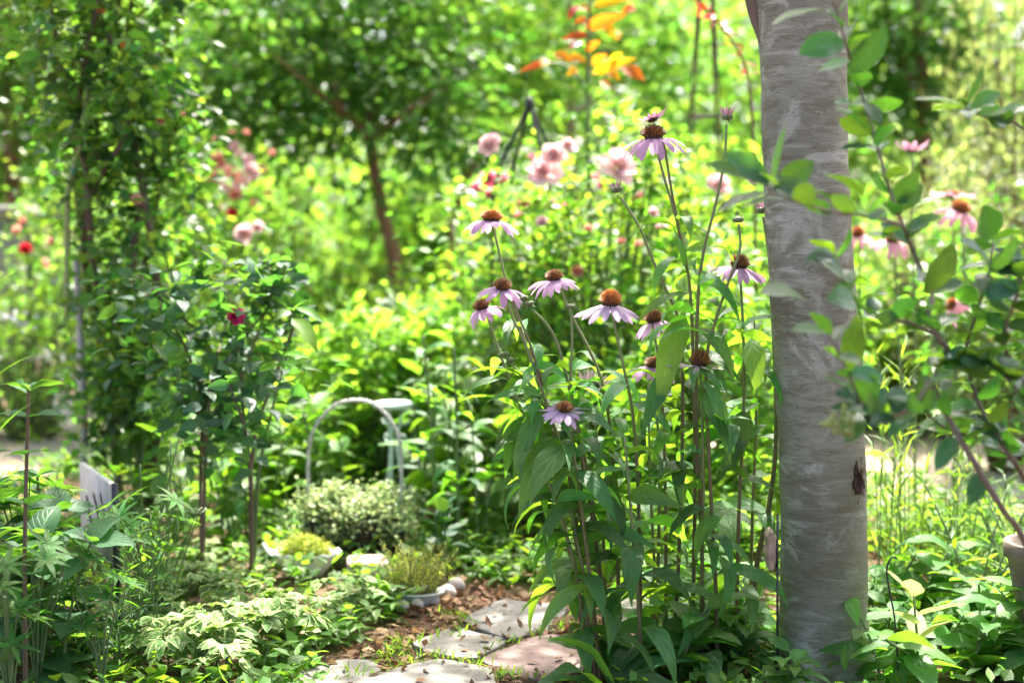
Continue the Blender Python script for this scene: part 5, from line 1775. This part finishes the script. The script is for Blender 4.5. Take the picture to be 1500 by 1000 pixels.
def stem_plant(name, cat, seed, h, lean, nleaf, L, W, mat, prof='ovate', opp=False, elev=(.0, .6), droop=(.3, .9), t0=.2, rad=(.004, .002), stem='stem_green', nseg=6, taper=.3, wave=.1, nst=1, spread=.0, fold=.22):
    rng = np.random.default_rng(seed)
    root = thing(name, None, cat)
    st, lf = MB(), MB()
    for s in range(nst):
        b = rng.normal(0, spread, 3) * [1, 1, 0]
        a = rng.uniform(0, 6.28)
        ln_ = lean * rng.uniform(.6, 1.3)
        hh = h * rng.uniform(.8, 1.1) if nst > 1 else h
        p = spline([b, b + [math.cos(a) * ln_ * .3, math.sin(a) * ln_ * .3, hh * .5], b + [math.cos(a) * ln_, math.sin(a) * ln_, hh]], 16)
        add_tube(st, p, np.linspace(rad[0], rad[1], 16), 6)
        leaves_on(lf, rng, p, t0, 1, nleaf, L, W, prof, nseg, elev, droop, fold, 0, None, 1.571 if opp else 2.4, .25, wave, opp, taper)
        if opp:
            leaves_on(lf, rng, p, .98, 1, 3, L, W, prof, nseg, (.5, 1.0), droop, fold, 0, None, 2.1, .2, wave, False, .5)
    st.build('stem' if nst == 1 else 'stems', M[stem], root)
    lf.build('leaves', M[mat], root)
    return root


hy = Proto(stem_plant('broad_leaf_plant', 'plant', 71, .30, .06, 6, (.075, .11), (.6, .72), 'leaf_hyd', 'ovate', True, (-.1, .4), (.4, .9), .2, taper=.2, nst=3, spread=.05))
G = 'broad-leaved plants in the lower left corner'
for px, py, rz, sc, lab in [(70, 1010, 0, 1.0, 'broad-leaved plant at the bottom left, its leaves cut by the frame edge'), (10, 985, 1, 1.05, 'broad-leaved plant in the very corner at lower left'), (125, 990, 2.4, .6, 'broad-leaved plant right of the corner one, leaves facing the viewer'),
                            (45, 950, 3.3, 1.0, 'broad-leaved plant rising under the tall brown-stemmed one'), (-30, 950, 4, 1.1, 'broad-leaved plant half outside the left edge'), (62, 930, 5, .8, 'broad-leaved plant in the dark between the brown stems')]:
    c = GP(px, py)
    hy.place(c, lab, rz, sc, G)
ts = stem_plant('tall_leafy_stem', 'plant', 72, .56, .02, 7, (.055, .08), (.5, .62), 'leaf_hyd', 'ovate', True, (.1, .6), (.3, .8), .3, (.005, .003), 'stem_brown', taper=.1)
ts.location = tuple(GX(38, 2.4))
ts['label'] = 'tall plant on a straight reddish-brown stem near the left edge'
t2 = copy_tree(ts)
t2.location = tuple(GX(72, 2.75))
t2.rotation_euler = (0, 0, 2)
t2.scale = (.8, .8, .62)
t2['label'] = 'shorter plant on a brown stem right of the tall left one'

# palmate plants
def palmate(name, seed, nl, h, L, label=None):
    rng = np.random.default_rng(seed)
    root = thing(name, None, 'plant')
    st, lf = MB(), MB()
    for k in range(nl):
        a = rng.uniform(0, 6.28)
        r = rng.uniform(.02, .13)
        z = h * rng.uniform(.5, 1.05)
        tip = np.array([math.cos(a) * r, math.sin(a) * r, z])
        p = spline([[0, 0, 0], tip * [.3, .3, .6], tip], 8)
        add_tube(st, p, np.linspace(.003, .0016, 8), 5)
        n = int(rng.integers(7, 10))
        q = np.arange(n) * 2 * np.pi / n + rng.uniform(0, 6)
        tilt = unit(np.array([math.cos(a) * .4, math.sin(a) * .4, 1]) + rng.normal(0, .15, 3))
        A, B, F = frame_of(tilt)
        d = np.cos(q)[:, None] * A + np.sin(q)[:, None] * B + F * rng.uniform(.05, .5)
        l = L * rng.uniform(.8, 1.1, n)
        add_leaves(lf, np.repeat(tip[None], n, 0), d, F, l, l * .24, 'lance', 5, rng.uniform(.2, .8, n), .3, .05, rng)
    st.build('stems', M['stem_green'], root)
    lf.build('leaves', M['leaf_lup'], root)
    return root


pal = Proto(palmate('palmate_plant', 73, 11, .34, .06))
G = 'palmate-leaved plants at the left'
for px, Y, rz, sc, lab in [(55, 2.45, 0, .8, 'palmate-leaved plant with star-shaped leaves in front of the white board'), (40, 2.7, 2, .95, 'palmate-leaved plant at the left edge above the dark leaves'), (218, 2.75, 4, .85, 'palmate-leaved plant right of the white board'),
                           (150, 2.45, 1, .62, 'low palmate-leaved plant in deep shade beside the pale fern'), (18, 2.35, 3, .8, 'palmate-leaved plant between the tall brown stems')]:
    pal.place(GX(px, Y), lab, rz, sc, G)

# willow-leaved stems
wl = Proto(stem_plant('willowy_stem', 'plant', 74, .3, .07, 18, (.035, .055), (.14, .2), 'leaf_lup', 'lance', False, (.3, .9), (.1, .6), .1, (.002, .001), nseg=4, nst=6, spread=.03))
G = 'fine willow-leaved stems at lower left'
for px, py, rz, sc, lab in [(175, 1000, 0, .9, 'tuft of fine willow-leaved stems at the bottom, left of the pale-edged patch'), (225, 965, 2, .9, 'tuft of willow-leaved stems poking out of the pale-edged patch'), (150, 930, 4, .45, 'tuft of willow-leaved stems below the white board'), (228, 900, 1, .9, 'tuft of willow-leaved stems right of the board stake')]:
    wl.place(GP(px, py), lab, rz, sc, G)
# tall umbel stems
um = thing('umbel_flower', 'thin stems with flat greenish flower heads right of the white board', 'flower', GX(235, 2.85))
st, fl = MB(), MB()
for (px, py) in ((250, 640), (215, 758), (285, 758), (290, 755), (262, 640), (205, 680)):
    tip = PX(px, py, 2.85) - GX(235, 2.85)
    p = spline([[rng.normal(0, .02), rng.normal(0, .02), 0], tip * [.5, .5, .5] + rng.normal(0, .01, 3), tip], 10)
    add_tube(st, p, .0016, 5)
    if py > 700:
        for q in range(14):
            a, r = rng.uniform(0, 6.28), math.sqrt(rng.uniform(0, 1)) * .022
            e = tip + [r * math.cos(a), r * math.sin(a), .012 + rng.uniform(0, .003)]
            add_tube(st, np.array([tip, e]), .0006, 4)
            add_leaves(fl, np.repeat(e[None], 5, 0), rand_dirs(rng, 5, (.1, .8)), UP, .004, .0035, 'oval', 2)
st.build('stems', M['stem_green'], um)
fl.build('flowers', leaf_mat('greenish floret', (.35, .42, .25), (.35, .42, .2), tf=.3), um)
# pale fern
fe = thing('silver_fern', 'pale silvery fern frond at the foot of the board stake', 'fern', GX(180, 2.7))
lf = MB()
for k in range(7):
    a = k * .9 + .3
    p = spline([[0, 0, 0], [math.cos(a) * .05, math.sin(a) * .05, .10], [math.cos(a) * .12, math.sin(a) * .12, .12]], 14)
    leaves_on(lf, rng, p, .15, 1, 15, (.018, .034), (.2, .3), 'lance', 3, (-.1, .4), (.1, .5), .1, 0, a + 1.57, 3.14159, .15, .05, False, .5, .1)
lf.build('fronds', M['leaf_grey'], fe)
# arching strap leaves reaching in from the left
sl = thing('strap_leaf_plant', 'plant outside the left edge sending long arching strap leaves in', 'plant', GX(-60, 2.35))
lf = MB()
for p0, p1, w, dr in (((-40, 640), (72, 516), 16, 1.3), ((-30, 720), (62, 582), 16, 1.0), ((-60, 520), (30, 392), 14, .8), ((-50, 700), (20, 660), 26, .9), ((-60, 760), (-10, 480), 16, .5)):
    leaf_px(lf, p0, p1, 2.35, 2.3, w, 0, 'lance', dr, .3, (-.3, -.2, 1), rng, 9, .05)
st = MB()
for (x, y) in ((-40, 640), (-30, 720), (-60, 520), (-50, 700), (-60, 760)):
    add_tube(st, spline([GX(-60, 2.35), PX((x - 60) / 2, (y + 1050) / 2, 2.35), PX(x, y, 2.35)], 10), .003, 6)
st.build('stems', M['stem_green'], sl, GX(-60, 2.35))
lf.build('leaves', M['leaf_cone'], sl, GX(-60, 2.35))

# variegated ground elder
def varieg(seed):
    rng = np.random.default_rng(seed)
    root = thing('variegated_plant', None, 'plant')
    st, lf = MB(), MB()
    for k in range(11):
        a, r = rng.uniform(0, 6.28), math.sqrt(rng.uniform(0, 1)) * .075
        z = rng.uniform(.05, .115)
        tip = np.array([math.cos(a) * r, math.sin(a) * r, z])
        p = spline([tip * [.4, .4, 0], tip * [.7, .7, .6], tip], 6)
        add_tube(st, p, .0011, 5)
        A, B, F = frame_of(unit(np.array([0, 0, 1]) + rng.normal(0, .3, 3)))
        q0 = rng.uniform(0, 6.28)
        for s_ in (-1.25, 0, 1.25):
            for o_ in (-.55, 0, .55):
                q = q0 + s_ + o_ * .9
                d0 = math.cos(q0 + s_) * A + math.sin(q0 + s_) * B
                d = math.cos(q) * A + math.sin(q) * B
                add_leaves(lf, tip + d0 * .014, d, F + rng.normal(0, .15, 3), rng.uniform(.028, .042), rng.uniform(.018, .026), 'ovate', 5, rng.uniform(.2, .8), .15, .12, rng)
    st.build('stems', M['stem_green'], root)
    lf.build('leaves', M['leaf_var'], root)
    return root


vg = Proto(varieg(80))
G = 'cream-edged ground elder plants at lower left'
for k, (px, py, lab) in enumerate([(260, 985, 'at the bottom of the cream-edged patch, nearest the lower frame edge'), (330, 975, 'in the shaded front of the cream-edged patch'), (300, 930, 'in the dim middle of the cream-edged patch'), (380, 940, 'under the sunlit edge of the cream-edged patch'),
                                   (250, 900, 'left end of the cream-edged patch beside the willowy stems'), (330, 890, 'in the sunny middle of the cream-edged patch'), (400, 900, 'sunlit, below the scalloped dish'), (460, 930, 'right end of the cream-edged patch above the dry leaves'),
                                   (270, 860, 'behind, at the foot of the leggy rose'), (360, 860, 'sunlit, left of the scalloped dish'), (430, 960, 'at the front right of the cream-edged patch'), (510, 910, 'beside the brick in full sun'), (205, 935, 'in the dark left corner of the cream-edged patch'), (300, 1010, 'cut by the bottom frame edge'),
                                   (320, 840, 'topmost in the cream-edged patch, behind all the others')]):
    vg.place(GP(px, py), 'cream-edged ground elder ' + lab, k * 1.3, (.5 if 350 < px < 470 and py < 935 else .85 if py < 905 else 1.0) + .12 * math.sin(k * 2.1), G)

lg = Proto(stem_plant('low_green_plant', 'plant', 88, .07, .06, 8, (.045, .07), (.34, .46), 'leaf_mid', 'ovate', False, (.0, .8), (.3, 1.0), .05, (.002, .001), nst=6, spread=.035, nseg=4))
G = 'low green plants along the flagstones'
for k, (px, py, lab) in enumerate([(500, 930, 'right of the cream-edged patch, above the dry leaves'), (540, 905, 'in front of the pink brick'), (470, 955, 'at the lower right of the cream-edged patch'), (538, 872, 'left of the oval pot'), 
                                   (690, 830, 'behind the cement balls'), (735, 850, 'behind the large grey flagstone'), (770, 840, 'left of the coneflower stems, low down'), (720, 815, 'farther back behind the grey flagstone'), (840, 850, 'among the left coneflower stems'), (800, 815, 'in the shade behind the coneflower stems'), (410, 990, 'at the bottom edge between patch and flagstones')]):
    lg.place(GP(px, py), 'low green plant ' + lab, k * 2.2, .9 + .25 * math.sin(k * 1.9) ** 2, G)

# broad green plants under the roses
hg = Proto(stem_plant('broad_perennial', 'perennial', 85, .30, .05, 8, (.08, .13), (.36, .5), 'leaf_mid', 'ovate', False, (.0, .8), (.4, 1.2), .1, nst=4, spread=.04, nseg=5))
G = 'broad-leaved green perennials in the middle'
for k, (px, Y, sc, lab) in enumerate([(250, 3.5, 1.0, 'broad green perennial under the left of the leggy rose'), (330, 3.65, 1.1, 'broad green perennial between the two rose stems'), (400, 3.75, 1.1, 'broad green perennial right of the reddish rose stem'), (200, 3.8, 1.0, 'broad green perennial at the foot of the climbing rose'),
                                      (470, 4.0, 1.15, 'broad green perennial behind the left side of the basket'), (650, 3.75, 1.35, 'broad green perennial right of the iron stand'), (715, 3.6, 1.2, 'broad green perennial left of the coneflower stems'), (760, 3.8, 1.25, 'broad green perennial behind the leftmost coneflower stalks'), (690, 3.95, 1.45, 'tall broad-leaved perennial behind the oval pot'),
                                      (150, 3.3, .9, 'broad green perennial behind the white board'), (620, 4.05, 1.3, 'broad-leaved perennial directly behind the iron stand legs')]):
    hg.place(GX(px, Y), lab, k * 1.9, sc, G)
ll = Proto(stem_plant('lily_like_stem', 'plant', 86, .58, .06, 15, (.12, .17), (.2, .26), 'leaf_cone', 'lance', False, (.1, .7), (1.0, 1.8), .25, (.005, .003), nseg=6))
ll.place(GX(640, 3.55), 'dark stalk with hanging lance leaves right of the iron stand', 0, .95, 'dark lance-leaved stalks')
ll.place(GX(672, 3.5), 'second dark lance-leaved stalk between the iron stand and the coneflowers', 2.2, .92, 'dark lance-leaved stalks')
ll.place(GX(350, 3.6), 'lance-leaved stalk beside the reddish rose stem', 4.0, .7, 'dark lance-leaved stalks')
br = stem_plant('blue_green_rosette', 'plant', 87, .16, .01, 6, (.05, .075), (.5, .6), 'leaf_blue', 'oval', True, (.2, .8), (.1, .5), .5, taper=.1)
br.location = tuple(GX(655, 3.3))
br['label'] = 'small plant with bluish rounded leaves above the cement balls'

# ------------------------------------------------------------------ front right planting
tl = Proto(stem_plant('ribbed_leaf_plant', 'plant', 90, .16, .08, 8, (.08, .125), (.42, .54), 'leaf_ribbed', 'ovate', False, (-.1, .6), (.3, 1.0), .1, (.003, .0016), nseg=6, taper=.15, nst=3, spread=.03))
tl2 = Proto(stem_plant('ribbed_leaf_plant', 'plant', 92, .13, .11, 9, (.07, .11), (.4, .52), 'leaf_ribbed', 'ovate', False, (-.2, .5), (.3, 1.0), .1, (.003, .0016), nseg=6, taper=.15, nst=3, spread=.03))
G = 'ribbed-leaved plants at lower right'
spots = [(930, 985, 'nearest the basal rosette'), (985, 1000, 'at the bottom edge under the coneflower stems'), (1045, 995, 'at the bottom edge left of the trunk foot'), (1105, 985, 'beside the black rod'), (1000, 955, 'behind the front row left of the trunk'), (1065, 950, 'under the wooden plaque, left'), (1110, 935, 'touching the left of the trunk foot'),
         (1040, 915, 'behind the black rod in dappled light'), (985, 915, 'at the foot of the right coneflower stems'), (1170, 1030, 'in front of the trunk foot, left'), (1240, 1035, 'in front of the trunk foot, right'), (1290, 995, 'at the wire hook foot'), (1350, 1005, 'at the bottom edge right of the wire hook'), (1410, 995, 'at the bottom edge below the clay pot'), (1470, 985, 'in the lower right corner'),
         (1310, 950, 'just right of the trunk foot'), (1370, 945, 'below the pale striped plant'), (1430, 950, 'left of the clay pot foot'), (1485, 975, 'at the right edge under the clay pot'), (1340, 905, 'behind the pale striped plant'), (1400, 905, 'in front of the narrow-leaved shrub'), (1285, 915, 'right of the trunk in sun'), (1440, 900, 'beside the clay pot in sun'), (1520, 1000, 'cut by the right frame corner')]
for k, (px, py, lab) in enumerate(spots):
    (tl if k % 2 else tl2).place(GP(px, py), 'ribbed-leaved plant ' + lab, k * 2.1, (.6 if 1130 < px < 1330 and py > 930 else 1.0) + .15 * math.sin(k * 1.7), G)
pv = stem_plant('pale_striped_plant', 'plant', 91, .17, .02, 6, (.075, .095), (.42, .5), 'leaf_pale', 'ovate', False, (.2, 1.1), (.1, .7), .45, (.003, .002), nseg=6, taper=.0)
pv.location = tuple(GX(1345, 2.5))
pv['label'] = 'small plant with glowing cream-striped leaves right of the wire hook'

tg = Proto(stem_plant('tall_thin_stem', 'plant', 95, .52, .04, 16, (.05, .085), (.07, .11), 'grass', 'lance', False, (.5, 1.2), (.1, .7), .08, (.0012, .0007), nseg=4, nst=4, spread=.025))
G = 'tall thin-leaved stems right of the trunk'
for k, (px, Y, sc, lab) in enumerate([(1290, 2.95, 1.0, 'touching the right edge of the trunk'), (1318, 3.05, 1.05, 'second from the trunk'), (1345, 3.2, .95, 'above the pale striped plant'), (1385, 3.0, .8, 'in front of the sandy path'), (1300, 3.3, 1.1, 'behind the first ones by the trunk'), (1420, 3.2, .7, 'left of the narrow-leaved shrub')]):
    tg.place(GX(px, Y), 'tuft of tall thread-like stems ' + lab, k * 1.7, sc, G)
ns = Proto(stem_plant('narrow_leaf_shrub', 'shrub', 96, .30, .10, 14, (.05, .075), (.16, .22), 'leaf_mid', 'lance', False, (.2, .9), (.1, .6), .2, (.003, .0015), nseg=4, nst=6, spread=.02))
ns.place(GX(1440, 2.85), 'narrow-leaved grey-green shrublet left of the clay pot', 0, 1.0, 'narrow-leaved shrublets by the clay pot')
ns.place(GX(1478, 3.1), 'narrow-leaved shrublet behind the clay pot', 2.0, 1.05, 'narrow-leaved shrublets by the clay pot')
ns.place(GX(1395, 3.15), 'narrow-leaved shrublet behind the thread-like stems', 4.0, .8, 'narrow-leaved shrublets by the clay pot')

# ------------------------------------------------------------------ ground cover, litter, grass in the joints
def in_poly(P, poly):
    x, y = P[:, 0], P[:, 1]
    c = np.zeros(len(P), bool)
    n = len(poly)
    for k in range(n):
        x1, y1 = poly[k][:2]
        x2, y2 = poly[(k + 1) % n][:2]
        t = (y1 > y) != (y2 > y)
        c ^= t & (x < (x2 - x1) * (y - y1) / (y2 - y1 + 1e-12) + x1)
    return c


rng = np.random.default_rng(200)
bare = [[(470, 1080), (470, 970), (560, 930), (600, 900), (590, 880), (700, 850), (760, 880), (870, 862), (975, 862), (975, 930), (900, 990), (900, 1080)]]
bare_w = [[GP(*p) for p in b] for b in bare]
n = 34000
P = np.stack([rng.uniform(-1.6, 1.7, n), 2.0 + 4.6 * rng.uniform(0, 1, n) ** 1.2, np.zeros(n)], -1)
keep = np.ones(n, bool)
for b in bare_w:
    keep &= ~in_poly(P, b)
pc = np.array([[-4.5, 6.4], [-2.2, 5.4], [-.6, 5.6], [1.0, 5.2], [2.2, 4.6], [4.5, 4.6]])
ps = spline(np.c_[pc, np.zeros(6)], 60)[:, :2]
dmin = np.min(np.linalg.norm(P[:, None, :2] - ps[None], axis=2), 1)
keep &= dmin > .55
# patchiness
pat = np.sin(P[:, 0] * 7 + 1.3 * np.sin(P[:, 1] * 5)) + np.sin(P[:, 1] * 6.3 + P[:, 0] * 3)
keep &= rng.uniform(-3.0, 1.0, n) < pat
P = P[keep]
n = len(P)
P[:, 2] = rng.uniform(.005, .06, n)
gc = MB()
add_leaves(gc, P, rand_dirs(rng, n, (-.2, .9)), up_normals(rng, n, .4), rng.uniform(.02, .05, n), rng.uniform(.012, .026, n), 'ovate', 3, rng.uniform(.1, .8, n), .22, .05, rng, 0)
tag(gc.build('ground_cover', M['leaf_mid']), 'low green ground cover between the larger plants', 'ground cover', kind='stuff')
n = 5200
P = np.stack([rng.uniform(-.62, .35, n), rng.uniform(2.3, 3.35, n), np.zeros(n)], -1)
keep = in_poly(P, bare_w[0])
P2 = np.stack([rng.uniform(.9, 1.6, n // 3), rng.uniform(3.0, 4.2, n // 3), np.zeros(n // 3)], -1)
P = np.concatenate([P[keep], P2])
n = len(P)
P[:, 2] = rng.uniform(.002, .014, n)
st_ = [o for o in COL.objects if o.name.startswith('flagstone')]
on = np.zeros(n, bool)
for o in st_:
    me = o.data
    m_ = 30
    poly = [np.array(me.vertices[m_ + k].co) + np.array(o.location) for k in range(m_)] if len(me.vertices) > 60 else []
    if len(poly):
        on |= in_poly(P, poly)
drop = on & (rng.uniform(0, 1, n) > .05)
P[on, 2] = .017
P = P[~drop]
n = len(P)
dl = MB()
add_leaves(dl, P, rand_dirs(rng, n, (-.15, .45)), up_normals(rng, n, .5), rng.uniform(.012, .04, n), rng.uniform(.007, .02, n), 'ovate', 3, rng.uniform(-.9, 1.4, n), rng.uniform(-.6, .7, n), .1, rng, 0)
tag(dl.build('leaf_litter', M['leaf_dead']), 'coppery dry leaf litter beside the flagstones', 'leaf litter', kind='stuff')
gr = MB()
jl = [[(560, 985), (640, 966)], [(640, 968), (720, 985)], [(700, 972), (760, 940), (815, 922)], [(600, 950), (690, 926)], [(720, 992), (800, 1002)], [(545, 978), (600, 955)], [(815, 922), (880, 935)], [(650, 905), (690, 915)], [(470, 1000), (560, 992)], [(560, 960), (600, 940)]]
for line in jl:
    w = np.array([GP(*p) for p in line])
    n = 60
    t = rng.uniform(0, len(w) - 1.001, n)
    i0 = t.astype(int)
    P = w[i0] + (w[i0 + 1] - w[i0]) * (t - i0)[:, None] + rng.normal(0, .012, (n, 3)) * [1, 1, 0]
    P[:, 2] = .004
    add_leaves(gr, P, rand_dirs(rng, n, (.5, 1.3)), rand_dirs(rng, n, (0, 1)), rng.uniform(.014, .034, n), rng.uniform(.002, .005, n), 'lance', 3, rng.uniform(.2, 1.4, n), .2)
tag(gr.build('joint_grass', M['grass']), 'short grass and moss tufts in the joints between flagstones', 'grass', kind='stuff')
